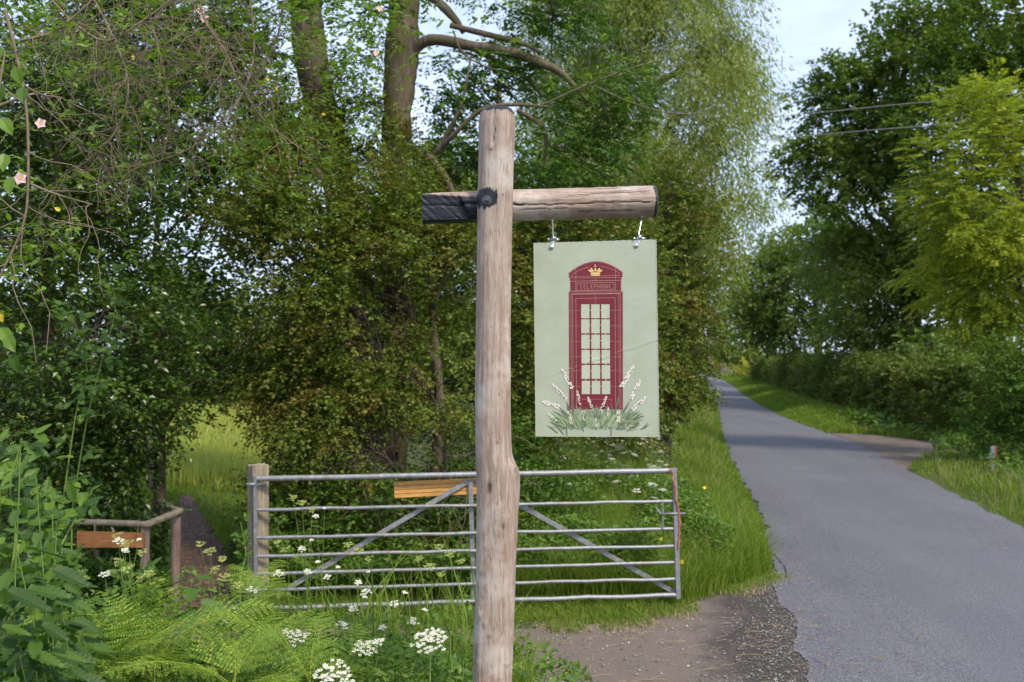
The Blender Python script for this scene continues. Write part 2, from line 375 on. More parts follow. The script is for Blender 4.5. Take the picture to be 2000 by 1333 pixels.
# ---------------------------------------------------------------- grass and ground cover (nobody could count them)
def blades(x, y, h, w, lean=.35, z=None):
    n = len(x); z = hgt(x, y) if z is None else z; a = rng.random(n)*2*PI; th = rng.random(n)*PI
    b = np.stack([x, y, z-.01], -1); s = np.stack([np.cos(th), np.sin(th), 0*th], -1)*w[:, None]
    ld = np.stack([np.cos(a), np.sin(a), 0*a], -1)*(h*lean*(.3+rng.random(n)*1.2))[:, None]; up = np.array([0, 0, 1.])
    V = np.stack([b-s, b+s, b-s*.8+ld*.25+up*(h*.55)[:, None], b+s*.8+ld*.25+up*(h*.55)[:, None], b+ld+up*(h*(.98-.2*lean))[:, None]], 1)
    T = np.array([[0, 1, 3], [0, 3, 2], [2, 3, 4]])[None]+(np.arange(n)*5)[:, None, None]
    return V.reshape(-1, 3), T.reshape(-1, 3), np.repeat(np.clip(rng.normal(.45, .22, n), 0, 1), 5)
def scatter(n, x0, x1, y0, y1, pw=1.6):
    u = rng.random(n); y = y0*(y1/y0)**(u**1.0) if y0 > 0 else y0+(y1-y0)*u
    return x0+(x1-x0)*rng.random(n), y
def field(name, n, x0, x1, y0, y1, hh, ww, mat, cond=None, lean=.35, patch=.5):
    x, y = scatter(n, x0, x1, y0, y1); k = free(x, y, -.03)
    if cond is not None: k &= cond(x, y)
    x = x[k]; y = y[k]; p = np.stack([x, y, 0*x], -1)
    h = hh*(.45+.9*rng.random(len(x)))*(.55+patch*1.3*vnoise(p, 1.1, 8)); w = ww*(.6+.8*rng.random(len(x)))*np.maximum(1, y/11)
    a = Acc().add(*blades(x, y, h, w, lean)); o = a.build(name, mat); tag(o, kind='stuff'); return o
# left verge: tall at the hedge foot, leaning over the lane's edge
def lv(x, y):
    return (x > np.interp(y, [9, 10, 14, 30, 60, 130], [1.3, .2, .2, 3.0, 8.5, 20]))
def mk_left():
    y = 9.0*(130/9.0)**(rng.random(150000)**1.25); wd = np.interp(y, [9, 11, 16, 40, 130], [2.6, 3.0, 3.6, 5, 6]); x = rl(y)-.02-wd*rng.random(len(y))**1.15
    base = y > 8.75+ (3.05-x)*.0 ; k = free(x, y, -.06) & (y > np.interp(x, [-1, 1.5, 2.2, 2.8], [9.0, 9.0, 9.35, 9.75])); x = x[k]; y = y[k]
    d = rl(y)-x; p = np.stack([x, y, 0*x], -1)
    h = (.10+.30*sstep(.0, .7, d))*(.5+.8*rng.random(len(x)))*(.5+1.0*vnoise(p, 1.3, 8)); w = .0035*(.6+.8*rng.random(len(x)))*np.maximum(1, y/10)
    Acc().add(*blades(x, y, h, w, .55)).build('verge_grass', M['grass'])
mk_left(); tag(bpy.data.objects['verge_grass'], kind='stuff')
def mk_right():
    y = 10.0*(120/10.0)**(rng.random(90000)**1.1); wd = np.interp(y, [10, 20, 30, 45, 70, 120], [5.5, 5.0, 2.4, 2.4, 2.6, 4]); x = rr(y)+wd*rng.random(len(y))
    k = free(x, y, -.05); x = x[k]; y = y[k]; p = np.stack([x, y, 0*x], -1)
    h = .20*(.4+.8*rng.random(len(x)))*(.45+1.2*vnoise(p, .9, 8))*(.35+.65*sstep(0, .6, x-rr(y))); w = .0045*(.6+.8*rng.random(len(x)))*np.maximum(1, y/12)
    tag(Acc().add(*blades(x, y, h, w, .5)).build('verge_grass', M['grass']), kind='stuff')
mk_right()
# the meadow beyond the opening and its short mown strip
field('meadow_grass', 100000, -15.5, -2.6, 13.0, 60, .42, .0045, M['meadow'], lambda x, y: (y > 15.5+(x+4)*.0) | (np.abs(x+4.6) > 1.4), .3)
field('mown_grass', 42000, -7.5, -2.1, 9.2, 17, .13, .0045, M['grass'], lambda x, y: x < -2.1+(y-9)*-.12+1.2, .5)
field('gateway_grass', 26000, -2.2, 2.9, 8.35, 9.6, .13, .003, M['grass'], lambda x, y: vnoise(np.stack([x, y, 0*x], -1), 2.4, 5) > .36, .7)
field('dry_gateway_grass', 7000, -.1, 2.9, 8.05, 9.3, .055, .0025, M['straw'], lambda x, y: vnoise(np.stack([x, y, 0*x], -1), 2.0, 6) > .42, 2.2)
field('gate_side_grass', 30000, -2.4, 2.7, 9.3, 12.5, .50, .0035, M['grass'], None, .5)
field('roadside_grass', 26000, -3.4, .1, 3.0, 6.6, .30, .0028, M['grass'], None, .7)

y = 9.2*(40/9.2)**rng.random(2000); x = rl(y)-.3-3.2*rng.random(2000); k = free(x, y); x = x[k]; y = y[k]
tag(Acc().add(*blades(x, y, .35+.35*rng.random(len(x)), .002*np.maximum(1, y/12), .25)).build('dry_stalks', M['straw']), kind='stuff')
y = 11*(30/11)**rng.random(2600); x = rr(y)+.2+4.5*rng.random(2600); k = free(x, y); x = x[k]; y = y[k]
tag(Acc().add(*blades(x, y, .2+.25*rng.random(len(x)), .002*np.maximum(1, y/12), .3)).build('dry_stalks', M['straw']), kind='stuff')
y = 7+24*rng.random(700)**1.5; sd = rng.random(700) < .6; x = np.where(sd, rl(y)+.05+np.abs(rng.normal(size=700))*.35, rr(y)-.05-np.abs(rng.normal(size=700))*.3); l = .015+.03*rng.random(700)
tag(Acc().add(*leaves(T_DIA, np.stack([x, y, 0*x+.05], -1), rdir(700)*[1, 1, .1], rdir(700)*.3+[0, 0, 1], l, l*.6)).build('leaf_litter', plain('dead_leaf', (.20, .14, .07), .9, 0, .5, 5)), kind='stuff')
def cover(name, n, x0, x1, y0, y1, hmax, L, mat, cond=None, T=T_DIA):
    """low leafy weeds: leaves through a layer of varying height"""
    x, y = scatter(n, x0, x1, y0, y1); k = free(x, y)
    if cond is not None: k &= cond(x, y)
    x = x[k]; y = y[k]; p = np.stack([x, y, 0*x], -1); n = len(x)
    top = hmax*(.25+1.1*vnoise(p, 1.7, 12)); z = hgt(x, y)+top*(1-.65*rng.random(n)**1.7)
    D = rdir(n); D[:, 2] = D[:, 2]*.5+.15; N = rdir(n)*.7+[0, -.2, 1]; l = L*(.5+rng.random(n))*np.maximum(1, y/12)
    tag(Acc().add(*leaves(T, np.stack([x, y, z], -1), D, N, l, l*.55)).build(name, mat), kind='stuff')
cover('weeds', 60000, -2.6, 2.2, 9.15, 13, .62, .05, M['weed'], lambda x, y: x < 2.4-(y < 9.8)*1.0)
cover('verge_weeds', 60000, -.5, 12, 11.5, 60, .60, .045, M['weed'], lambda x, y: (x < rl(y)-1.2) & (x > rl(y)-4.6))
cover('bank_weeds', 40000, -3.6, -.05, 3.2, 7.4, .50, .035, M['weed'])
cover('bank_edge_weeds', 3500, -.1, .5, 3.6, 6.0, .22, .04, M['weed'])
cover('path_weeds', 16000, -4.2, -3.0, 8.4, 11, .5, .05, M['nettle'])
cover('pull_in_weeds', 15000, 8.0, 17, 16, 34, .38, .07, M['weed'], lambda x, y: x > rr(y)+1.2)

# ragged grass and dead straw creeping over the gravel's edge
bp = spline([np.array([*g2(*p), 0.]) for p in [(985, 1234), (1120, 1226), (1250, 1211), (1330, 1190), (1400, 1160), (1455, 1142), (1512, 1126)]], 200)
for nm, n, h, sd, mt in (('dry_edge_grass', 4500, .045, .15, 'straw'), ('edge_grass', 6000, .07, .09, 'grass')):
    q = bp[rng.integers(0, 200, n)]; x = q[:, 0]+rng.normal(size=n)*sd; y = q[:, 1]+rng.normal(size=n)*sd*1.3; k = vnoise(np.stack([x, y, 0*x], -1), 4.5, 9) > (.42 if mt == 'straw' else .5); x = x[k]; y = y[k]
    tag(Acc().add(*blades(x, y, h*(.4+rng.random(len(x))), .0022*(.6+rng.random(len(x))), 1.6 if mt == 'straw' else .8, z=0*x+.012)).build(nm, M[mt]), kind='stuff')
# stones and straw lying on the gravel
def stones(name, n, gen, size, mat):
    x, y = gen(n); z = .012+0*x; s = size*(.4+rng.random(n)**2*1.4)
    v = np.array([[1, 0, 0], [0, 1, 0], [-1, 0, 0], [0, -1, 0], [0, 0, .8], [.5, .5, .4]]); t = np.array([[0, 5, 4], [5, 1, 4], [1, 2, 4], [2, 3, 4], [3, 0, 4], [0, 1, 5]])
    a = rng.random(n)*6.28; c, sn = np.cos(a), np.sin(a); vv = v[None]*(.7+.6*rng.random((n, 6, 1)))
    V = np.stack([x[:, None]+s[:, None]*(vv[..., 0]*c[:, None]-vv[..., 1]*sn[:, None]), y[:, None]+s[:, None]*(vv[..., 0]*sn[:, None]+vv[..., 1]*c[:, None])*.8, z[:, None]+s[:, None]*vv[..., 2]*.6], -1)
    tag(Acc().add(V.reshape(-1, 3), (t[None]+(np.arange(n)*6)[:, None, None]).reshape(-1, 3), np.repeat(rng.random(n), 6)).build(name, mat), kind='stuff')
m, t, _, _ = nt('loose_stone'); M['stone'] = finish(m, t, ramp(t, attr(t), [(0, (.07, .065, .06)), (.6, (.20, .18, .17)), (.9, (.28, .26, .24)), (1, (.5, .48, .44))]), .85)
def gen_edge(n): y = 6.2+rng.random(n)**1.3*5; return rl(y)-.05+rng.normal(size=n)*.26, y
def gen_ap(n): return -.2+rng.random(n)*2.8, 6.2+rng.random(n)*2.4
stones('loose_gravel', 9000, gen_edge, .006, M['stone']); stones('scattered_stones', 1500, gen_ap, .008, M['stone'])
x, y = gen_ap(260); a = rng.random(260)*PI; L = .03+.07*rng.random(260)
P = np.stack([np.stack([x-np.cos(a)*L, y-np.sin(a)*L, 0*x+.016], -1), np.stack([x, y+.01*rng.random(260), 0*x+.022], -1), np.stack([x+np.cos(a)*L, y+np.sin(a)*L, 0*x+.015], -1)], 1)
tag(Acc().add(*tubes(P, np.full((260, 3), .0012), 3)).build('loose_straw', M['straw']), kind='stuff')
n = 5000; u = rng.random(n); y = 8.3+rng.random(n)*6; x = np.interp(y, [8.3, 9.5, 11, 14.5], [-2.85, -2.9, -3.35, -4.65])+rng.normal(size=n)*.28
k = inpoly(x, y, PTH); x = x[k]; y = y[k]; n = len(x); D = rdir(n)*[1, 1, .15]; l = .012+.03*rng.random(n)
tag(Acc().add(*leaves(T_DIA, np.stack([x, y, hgt(x, y)+.03], -1), D, rdir(n)*.4+[0, 0, 1], l, l*.5)).build('woodchips', plain('chip_pieces', (.24, .16, .12), .9, 0, .5, 3)), kind='stuff')
# tar joint where the lane meets the gravel
P = np.array([G(*p)+[0, 0, .021] for p in [(1511, 1084), (1522, 1098), (1533, 1112), (1537, 1132)]])
cr = spline(P, 30); wv = .002+.004*rng.random(30); V = np.concatenate([cr-np.stack([wv, 0*wv, 0*wv], -1), cr+np.stack([wv, 0*wv, 0*wv], -1)])
V[:, 2] = .0165+.03*4*np.clip((V[:, 0]-rl(V[:, 1]))/(rr(V[:, 1])-rl(V[:, 1])), 0, 1)+.004; i = np.arange(29)
tag(mesh('tar_seam', V, np.stack([i, i+30, i+31, i+1], -1), plain('tar', (.02, .02, .022), .6)), kind='structure')

# ---------------------------------------------------------------- trees and shrubs
def B(px, py, d, rx, rz, ry=None):
    """an ellipsoid of a crown: where it stands and how large it is (metres)"""
    c = W(px, py, d); sx = rx/F*d; sz = rz/F*d
    return (*c, sx, (sx+sz)/2 if ry is None else ry, sz)
def crown_mesh(blobs, dens, rc, ns, nl, Ls, leafL, leafW, T=T_DIA, droop=0., hole=.0, hsc=.6, flat=.65, spread=.35, seed=0, pin=False, up=.9, zmin=None):
    """clumps on blobs -> sprays on clumps -> leaves on sprays; returns Acc and clump centres"""
    cs = []
    for b in blobs:
        c = np.array(b[:3]); r = np.array(b[3:6]); n = max(3, int(dens*PI*r[0]*r[2]/(ns*nl*leafL*leafW*.30)/(1-.75*hole)))
        dd = rdir(n); rad = .35+.68*rng.random(n)**.55; cs.append(c+dd*r*rad[:, None])
    cs = np.concatenate(cs)
    if hole > 0:
        k = vnoise(cs, hsc, seed) > hole; cs = cs[k]
    if zmin is not None: cs = cs[cs[:, 2] > zmin]
    allc = np.mean([b[:3] for b in blobs], 0)
    n = len(cs); R = rc*(.55+.8*rng.random(n)); k = np.maximum(3, (ns*(.6+.8*rng.random(n))).astype(int)); idx = np.repeat(np.arange(n), k); m = len(idx)
    dd = rdir(m); sp = cs[idx]+dd*R[idx][:, None]*[1, 1, flat]*(.25+.8*rng.random(m)**.5)[:, None]
    out = nrm(dd*.7+nrm(cs[idx]-allc)*.6+rdir(m)*.4); out[:, 2] = out[:, 2]*.6-droop; out = nrm(out)
    q = np.repeat(np.arange(m), nl); u = np.tile((np.arange(nl)+.5)/nl, m); M_ = len(q)
    side = nrm(np.cross(out, [0, 0, 1.])+1e-4)[q]; sg = np.where(np.tile(np.arange(nl), m) % 2 == 0, 1, -1)[:, None]
    Lq = (Ls*(.6+.8*rng.random(m)))[q]
    P = sp[q]+out[q]*(u*Lq)[:, None]+np.array([0, 0, -1.])*(droop*.6*Lq*u*u)[:, None]
    if pin: D = out[q]*.6+side*sg*1.0+rdir(M_)*.18
    else:
        P = P+rdir(M_)*(spread*Lq*.5)[:, None]; D = out[q]*.6+side*sg*.8+rdir(M_)*.7
    D[:, 2] -= droop*.8+.05; N = rdir(M_)*.75+np.array([0, 0, up])
    l = leafL*(.6+.7*rng.random(M_)); a = np.clip(.25*rng.random(m)[q]+.25*rng.random(n)[idx][q]+.5*rng.random(M_), 0, 1)
    A = Acc(); A.add(*leaves(T, P, D, N, l, l*leafW/leafL, a)); return A, cs
def wood(base, top_pts, r0, cs, blobs, nlimb_r=.35, twig_r=.012, ntw=140, k=8):
    """trunk, one limb to every blob, branchlets to the clumps"""
    A = Acc(); tp = spline([base]+list(top_pts), 18); rr_ = r0*(1-.72*np.linspace(0, 1, 18)**1.1)*(1+.06*rng.normal(size=18)); rr_[0] *= 1.35
    A.add(*tubes(tp, rr_, 12))
    bl = np.array([b[:3] for b in blobs])
    L0 = []
    for c in bl:
        zz = min(max(c[2]-.6*np.linalg.norm(c[:2]-base[:2])-.5, base[2]+.3), tp[-1][2]); i = int(np.argmin(np.abs(tp[:, 2]-zz))); L0.append(tp[i])
    P = curves(np.array(L0), bl, 9, .05, .06); rad = np.linspace(1, .3, 9)[None]*r0*nlimb_r*np.ones((len(bl), 1)); A.add(*tubes(P, rad, 6))
    if ntw and len(cs):
        s = cs[rng.choice(len(cs), min(ntw, len(cs)), False)]; d = np.linalg.norm(s[:, None]-bl[None], axis=2); j = d.argmin(1)
        A.add(*tubes(curves(P[j, rng.integers(5, 9, len(j))], s, 6, .08, .05), np.linspace(1, .35, 6)[None]*twig_r*np.ones((len(s), 1)), 4))
    return A
def tree(name, label, cat, basexy, tops, r0, blobs, mat, cp, bark='bark2', group=None, tw=dict(), z0=None):
    base = np.array([basexy[0], basexy[1], float(hgt(basexy[0], basexy[1]))-.1 if z0 is None else z0])
    e = empty(name, base, label, cat, group); A, cs = crown_mesh(blobs, **cp)
    A.build('crown', mat, e, off=base); wood(base, tops, r0, cs, blobs, **tw).build('trunk', M[bark], e, True, off=base)
    return e

# -- hawthorns behind the gate
HW = dict(dens=3.3, rc=.22, ns=14, nl=11, Ls=.26, leafL=.044, leafW=.034, flat=.75, droop=.12, spread=.16, hole=.42, hsc=1.5)
haws = [
 ('rusty green hawthorn with browned blossom between the meadow gap and the ash trunk', (-1.9, 11.0), [B(560, 600, 10.8, 110, 190), B(540, 300, 11.4, 60, 60), B(600, 260, 11.2, 40, 50), B(500, 420, 11.2, 80, 120), B(620, 800, 10.4, 120, 130), B(590, 950, 10.6, 75, 90), B(640, 430, 10.9, 90, 150)], 'haw', {}),
 ('dense browned hawthorn directly left of the sign post above the gate', (-.9, 11.0), [B(760, 560, 10.6, 120, 190), B(840, 760, 10.5, 120, 160), B(720, 850, 10.3, 110, 120), B(870, 520, 11.0, 90, 140), B(760, 390, 10.9, 80, 90), B(680, 640, 10.3, 90, 120), B(780, 890, 10.2, 100, 60), B(880, 840, 10.4, 60, 90)], 'haw', {}),
 ('green hawthorn hidden partly behind the hanging telephone sign', (-.22, 12.6), [B(1060, 640, 12.4, 110, 200), B(1180, 560, 13, 110, 180), B(1040, 480, 12.6, 90, 90), B(1210, 740, 13.4, 90, 110), B(1050, 800, 12, 70, 90)], 'haw', {'hole': .2}),
 ('ivy-dark hawthorn at the lane edge just right of the hanging sign', (2.55, 16.8), [B(1330, 640, 16.6, 58, 130), B(1345, 480, 17.0, 62, 120), B(1300, 360, 16.8, 60, 100), B(1320, 755, 16.4, 46, 50), B(1285, 820, 16.3, 55, 70), B(1330, 800, 16.5, 40, 40), B(1270, 560, 16.6, 60, 150)], 'haw', {}),
]
for lb, b, bl, mt, ex in haws:
    cp = dict(HW); cp.update(ex)
    if b[1] > 12: cp.update(leafL=.055, leafW=.043, rc=.33)
    tree('hawthorn', lb, 'shrub', b, [np.array([b[0]+.1, b[1], 1.6]), np.array([b[0], b[1], 3.0])], .10, bl, M[mt], cp, 'bark2', 'hawthorns along the hedge line', dict(ntw=260, twig_r=.011, nlimb_r=.5))
# underplanting of the hedge (dark brambles behind the gate)
DK = dict(HW); DK.update(leafL=.05, leafW=.036, ns=12, nl=7, rc=.25, dens=2.4)
for lb, b, bl in [('dark bramble thicket at the foot of the hedge behind the left half of the gate', (-1.7, 10.2), [B(600, 1010, 10.3, 120, 70), B(740, 980, 10.4, 110, 90)]),
                  ('bramble thicket behind the gate close to the sign post', (-.3, 10.6), [B(880, 960, 10.7, 110, 110), B(980, 900, 11.4, 90, 100), B(1060, 960, 11.2, 90, 60)])]:
    tree('bramble_thicket', lb, 'bramble', b, [np.array([b[0], b[1], .8]), np.array([b[0]+.1, b[1], 1.1])], .02, bl, M['bramble'], DK, 'bark2', 'bramble thickets behind the gate', dict(ntw=60, twig_r=.006, nlimb_r=.6))
# -- holly and the dark shrubs at the left
HO = dict(dens=3.4, rc=.28, ns=13, nl=11, Ls=.26, leafL=.058, leafW=.036, flat=.7, droop=.08, spread=.16, hole=.25, hsc=1.7, T=T_DIA)
tree('holly_tree', 'glossy dark holly filling the left edge above the handrail', 'holly', (-4.6, 9.6), [np.array([-4.5, 9.6, 2.5]), np.array([-4.3, 9.5, 4.6])], .12,
     [B(60, 480, 9.4, 150, 200), B(190, 640, 9.2, 130, 170), B(80, 800, 9.0, 150, 130), B(230, 820, 9.4, 110, 110), B(240, 430, 10, 130, 110), B(60, 200, 9.6, 180, 180), B(150, 960, 9.5, 140, 70)], M['holly'], HO, 'bark2', None, dict(ntw=160))
tree('holly_tree', 'holly branch end hanging over the meadow gap beside the chip path', 'holly', (-3.75, 10.6), [np.array([-3.75, 10.6, 1.4]), np.array([-3.7, 10.5, 3.1])], .085,
     [B(285, 790, 10.4, 75, 80), B(365, 725, 10.5, 80, 45), B(300, 640, 10.6, 80, 90), B(235, 900, 10.4, 50, 80), B(430, 690, 10.8, 60, 60)], M['holly'], dict(HO, dens=2.6), 'bark2', None, dict(ntw=120))
# -- the ash with the two trunks and the arching bough
AS = dict(dens=2.3, rc=.36, ns=9, nl=11, Ls=.26, leafL=.08, leafW=.036, pin=True, droop=.25, hole=.3, hsc=1.1, flat=.6)
abase = np.array([-1.75, 13.2, -.1])
e = empty('ash_tree', abase, 'large grey-barked ash with two mossy trunks and a bough arching right over the gate', 'tree')
abl = [B(1080, 290, 12.6, 130, 90), B(980, 170, 13, 110, 70), B(920, 330, 13.4, 90, 90), B(1180, 200, 12.6, 80, 80), B(1080, 30, 13, 100, 50), B(715, 60, 13.3, 30, 120), B(860, 240, 13.6, 60, 70), B(1020, 400, 13.2, 90, 60),
       B(460, 60, 13, 90, 90), B(330, 60, 12.2, 150, 80), B(640, -20, 12, 160, 70), B(900, -90, 13, 260, 70), B(180, 0, 11.8, 160, 80), B(430, 130, 12.5, 130, 90), B(250, 130, 12, 150, 90), B(695, 200, 13.4, 28, 120), B(530, 200, 13.2, 50, 110), B(885, 210, 14.2, 50, 60), B(850, 330, 14, 60, 60), B(930, 110, 14, 60, 40)]
A, cs = crown_mesh(abl, **AS)
A.build('crown', M['ash'], e, off=abase)
Wd = Acc()
def limb(pts, r, m=20, k=10, jit=.04, acc=None):
    P = spline([W(*p) for p in pts], m); R = np.interp(np.linspace(0, 1, m), np.linspace(0, 1, len(r)), r)*(1+jit*rng.normal(size=m)); (acc or Wd).add(*tubes(P, R, k))
limb([(745, 1100, 13.2), (765, 800, 13.2), (772, 500, 13.1), (775, 250, 13), (785, 100, 13), (790, -60, 13), (780, -300, 13)], [.30, .215, .20, .19, .225, .18, .15], 60, 28)
limb([(720, 1100, 13.6), (700, 600, 13.6), (655, 330, 13.6), (610, 130, 13.5), (590, -60, 13.4), (560, -300, 13.2)], [.30, .24, .23, .22, .21, .17], 50, 24)
limb([(790, 130, 13), (815, 92, 12.9), (850, 78, 12.8), (920, 90, 12.7), (1000, 103, 12.6), (1060, 125, 12.5), (1098, 145, 12.5), (1150, 200, 12.4)], [.10, .075, .07, .066, .06, .055, .04, .02], 40, 10)
limb([(925, 95, 12.8), (980, 125, 12.9), (1030, 155, 13), (1060, 190, 13)], [.04, .035, .03, .02], 20, 8)
limb([(795, -30, 13), (850, 0, 12.9), (890, 40, 12.8), (905, 65, 12.8)], [.07, .06, .05, .03], 20, 8)
limb([(880, 50, 12.8), (960, 70, 12.7), (1020, 85, 12.6), (1060, 105, 12.6)], [.04, .04, .035, .02], 20, 8)
limb([(790, 285, 13), (830, 300, 12.8), (850, 320, 12.6), (880, 365, 12.6), (890, 420, 12.6)], [.04, .05, .045, .04, .03], 20, 8)
limb([(850, 300, 12.7), (890, 260, 12.5), (940, 215, 12.4), (1000, 205, 12.3), (1080, 210, 12.2)], [.035, .03, .028, .025, .012], 20, 8)
limb([(850, 300, 12.7), (885, 240, 12.6), (905, 190, 12.6), (920, 110, 12.6)], [.03, .028, .02, .012], 20, 8)
limb([(1010, 215, 12.6), (1060, 250, 12.6), (1065, 300, 12.6), (1060, 330, 12.6)], [.03, .03, .02, .01], 20, 8)
limb([(885, 60, 12.2), (905, 105, 12.1), (955, 133, 12), (990, 138, 12)], [.012, .010, .008, .005], 20, 5)
limb([(1060, 205, 12), (1150, 165, 11.9), (1230, 135, 11.8), (1310, 115, 11.7)], [.014, .012, .010, .006], 20, 5)
limb([(1160, 168, 11.9), (1230, 200, 11.8), (1310, 222, 11.7), (1385, 222, 11.7)], [.012, .010, .008, .005], 20, 5)
bl = np.array([b[:3] for b in abl]); s = cs[rng.choice(len(cs), 260)]+rng.normal(size=(260, 3))*.2; j = np.linalg.norm(s[:, None]-bl[None], axis=2).argmin(1)
Wd.add(*tubes(curves(bl[j], s, 6, .08), np.linspace(1, .4, 6)[None]*.012*np.ones((len(s), 1)), 4))
Wd.build('trunk', M['bark'], e, True, off=abase)
# hawthorn and ivy sprays climbing the trunks
IV = Acc(); A, _ = crown_mesh([B(765, 330, 12.8, 40, 110, .3), B(690, 300, 13.1, 50, 120, .3), B(735, 150, 12.8, 20, 120, .2), B(660, 170, 13.2, 20, 90, .2)], 1.8, .16, 12, 8, .12, .040, .030, flat=1, droop=.2, hole=.3, hsc=2.5)
A.build('climbing_sprays', M['haw'], e, off=abase)

# -- willow
tree('willow_tree', 'tall pale grey-green willow behind the crossbeam and the hanging sign', 'tree', (4.0, 31), [np.array([4.0, 31, 6]), np.array([4.3, 31, 14])], .38,
     [B(1270, 60, 30, 160, 150), B(1130, 30, 31, 140, 130), B(1370, 190, 29, 95, 120), B(1240, 230, 29, 130, 130), B(1120, 230, 31, 110, 130), B(1425, 80, 30, 60, 100), B(1310, 370, 29, 120, 90), B(1415, 300, 29.5, 55, 60), B(1180, 400, 30, 140, 110), B(1375, 470, 30, 80, 60), B(1270, -120, 30, 190, 120), B(1430, 390, 31, 70, 40), B(1460, 200, 30, 35, 50)],
     M['willow'], dict(dens=2.3, rc=.58, ns=13, nl=12, Ls=.6, leafL=.17, leafW=.038, droop=.75, hole=.28, hsc=.7, flat=1.1, spread=.5), 'barkp', None, dict(ntw=260, twig_r=.015))

# -- right side of the lane
OK = dict(dens=3.0, rc=.85, ns=14, nl=11, Ls=.55, leafL=.19, leafW=.14, hole=.26, hsc=.35, flat=.5, droop=.08)
tree('oak_tree', 'big dark oak with ragged open boughs reaching left over the lane', 'tree', (18.5, 46), [np.array([18.2, 46, 7]), np.array([17.6, 46, 17])], .45,
     [B(1700, 190, 43, 90, 75), B(1605, 180, 44, 45, 60), B(1640, 290, 43, 85, 65), B(1570, 330, 44, 55, 45), B(1780, 110, 43, 110, 100), B(1760, 300, 42, 110, 120), B(1690, 420, 42, 100, 90), B(1800, 500, 41, 120, 110), B(1600, 380, 44, 40, 40), B(1840, 20, 42, 100, 80), B(1660, 250, 44, 80, 60), B(1700, 340, 42, 80, 60)],
     M['oak'], OK, 'bark2', None, dict(ntw=200, twig_r=.03))
tree('oak_tree', 'dark tall tree at the top right corner behind the yellow-green ash', 'tree', (21, 40), [np.array([21, 40, 7]), np.array([20.5, 40, 16])], .45,
     [B(1930, 60, 39, 130, 110), B(1900, 230, 38, 120, 120), B(2050, 150, 38, 120, 160), B(1880, 420, 37, 110, 120), B(2000, 480, 37, 130, 150), B(1850, 130, 39, 80, 70)],
     M['oak'], dict(OK, hole=.2), 'bark2', None, dict(ntw=100, twig_r=.03))
tree('ash_tree', 'bright yellow-green young ash leaning in from the right edge', 'tree', (12.2, 23), [np.array([12.0, 22.6, 3]), np.array([11.2, 22.3, 7.5])], .16,
     [B(1935, 200, 22, 60, 55), B(1880, 300, 22, 80, 60), B(1975, 300, 22.5, 90, 90), B(1820, 400, 22, 60, 50), B(1900, 430, 22, 100, 80), B(1990, 520, 22, 110, 110), B(1850, 540, 23, 80, 60), B(1910, 620, 22.5, 80, 50), B(1865, 190, 22.5, 40, 22)],
     M['lime'], dict(dens=2.8, rc=.40, ns=10, nl=11, Ls=.34, leafL=.11, leafW=.05, pin=True, droop=.2, flat=.45, hole=.2, hsc=.8), 'bark2', None, dict(ntw=200, twig_r=.012))
MD = dict(dens=2.8, rc=.9, ns=14, nl=10, Ls=.5, leafL=.20, leafW=.14, flat=.6, hole=.12, hsc=.35, droop=.1)
tree('sycamore_tree', 'rounded mid-green tree overhanging the clipped hedge halfway down the lane', 'tree', (18.6, 60), [np.array([18.4, 60, 4]), np.array([18, 60, 9])], .3,
     [B(1530, 570, 58, 80, 70), B(1580, 500, 60, 80, 60), B(1490, 630, 58, 60, 50), B(1570, 640, 57, 90, 60), B(1640, 560, 56, 80, 90), B(1500, 540, 60, 60, 50), B(1450, 610, 62, 50, 50), B(1655, 470, 57, 50, 50), B(1600, 455, 58, 50, 40), B(1520, 500, 60, 40, 34)], M['mid'], MD, 'bark2', 'trees behind the clipped hedge', dict(ntw=80, twig_r=.03))
tree('sycamore_tree', 'dark shaded tree directly behind the nearest stretch of clipped hedge', 'tree', (17.5, 44), [np.array([17.5, 43, 3]), np.array([17.3, 43, 7])], .3,
     [B(1720, 600, 41, 110, 80), B(1770, 680, 40, 110, 50), B(1830, 600, 38, 110, 110), B(1940, 680, 34, 100, 110), B(1760, 500, 42, 90, 80), B(1660, 650, 43, 70, 60), B(1850, 700, 33, 80, 70), B(1640, 520, 44, 60, 60)], M['mid'], dict(MD, dens=3.0), 'bark2', 'trees behind the clipped hedge', dict(ntw=80, twig_r=.03))
tree('sycamore_tree', 'dark spreading tree where the lane bends out of sight', 'tree', (22, 84), [np.array([22, 84, 4]), np.array([22, 84, 9])], .35,
     [B(1440, 640, 82, 50, 55), B(1470, 570, 84, 60, 55), B(1415, 680, 84, 28, 30), B(1500, 680, 76, 50, 36), B(1440, 590, 86, 36, 30), B(1530, 500, 86, 60, 60)], M['oak'], dict(MD, rc=1.2, leafL=.26, leafW=.18), 'bark2', 'trees behind the clipped hedge', dict(ntw=40, twig_r=.03))
tree('birch_tree', 'slim pale-stemmed birch rising in front of the dark oak', 'tree', (17.8, 50), [np.array([17.3, 49.5, 5]), np.array([16.4, 49, 9])], .12,
     [B(1610, 510, 49, 38, 60), B(1635, 470, 49, 32, 50), B(1650, 560, 49, 40, 50)], M['mid'], dict(MD, rc=.6, leafL=.13, leafW=.08, droop=.5), 'barkp', None, dict(ntw=30, twig_r=.02))
tree('elder_bush', 'mid-green elder bush at the right edge beside the pull-in', 'bush', (10.9, 20.6), [np.array([10.9, 20.6, 1]), np.array([10.8, 20.6, 2])], .06,
     [B(1975, 790, 20.5, 70, 70), B(1990, 700, 20.5, 60, 50), B(2040, 760, 20, 80, 100), B(1930, 840, 20.6, 30, 30)], M['bush'], dict(dens=3.2, rc=.30, ns=14, nl=9, Ls=.2, leafL=.085, leafW=.05, flat=.8), 'bark2', None, dict(ntw=60, twig_r=.01))
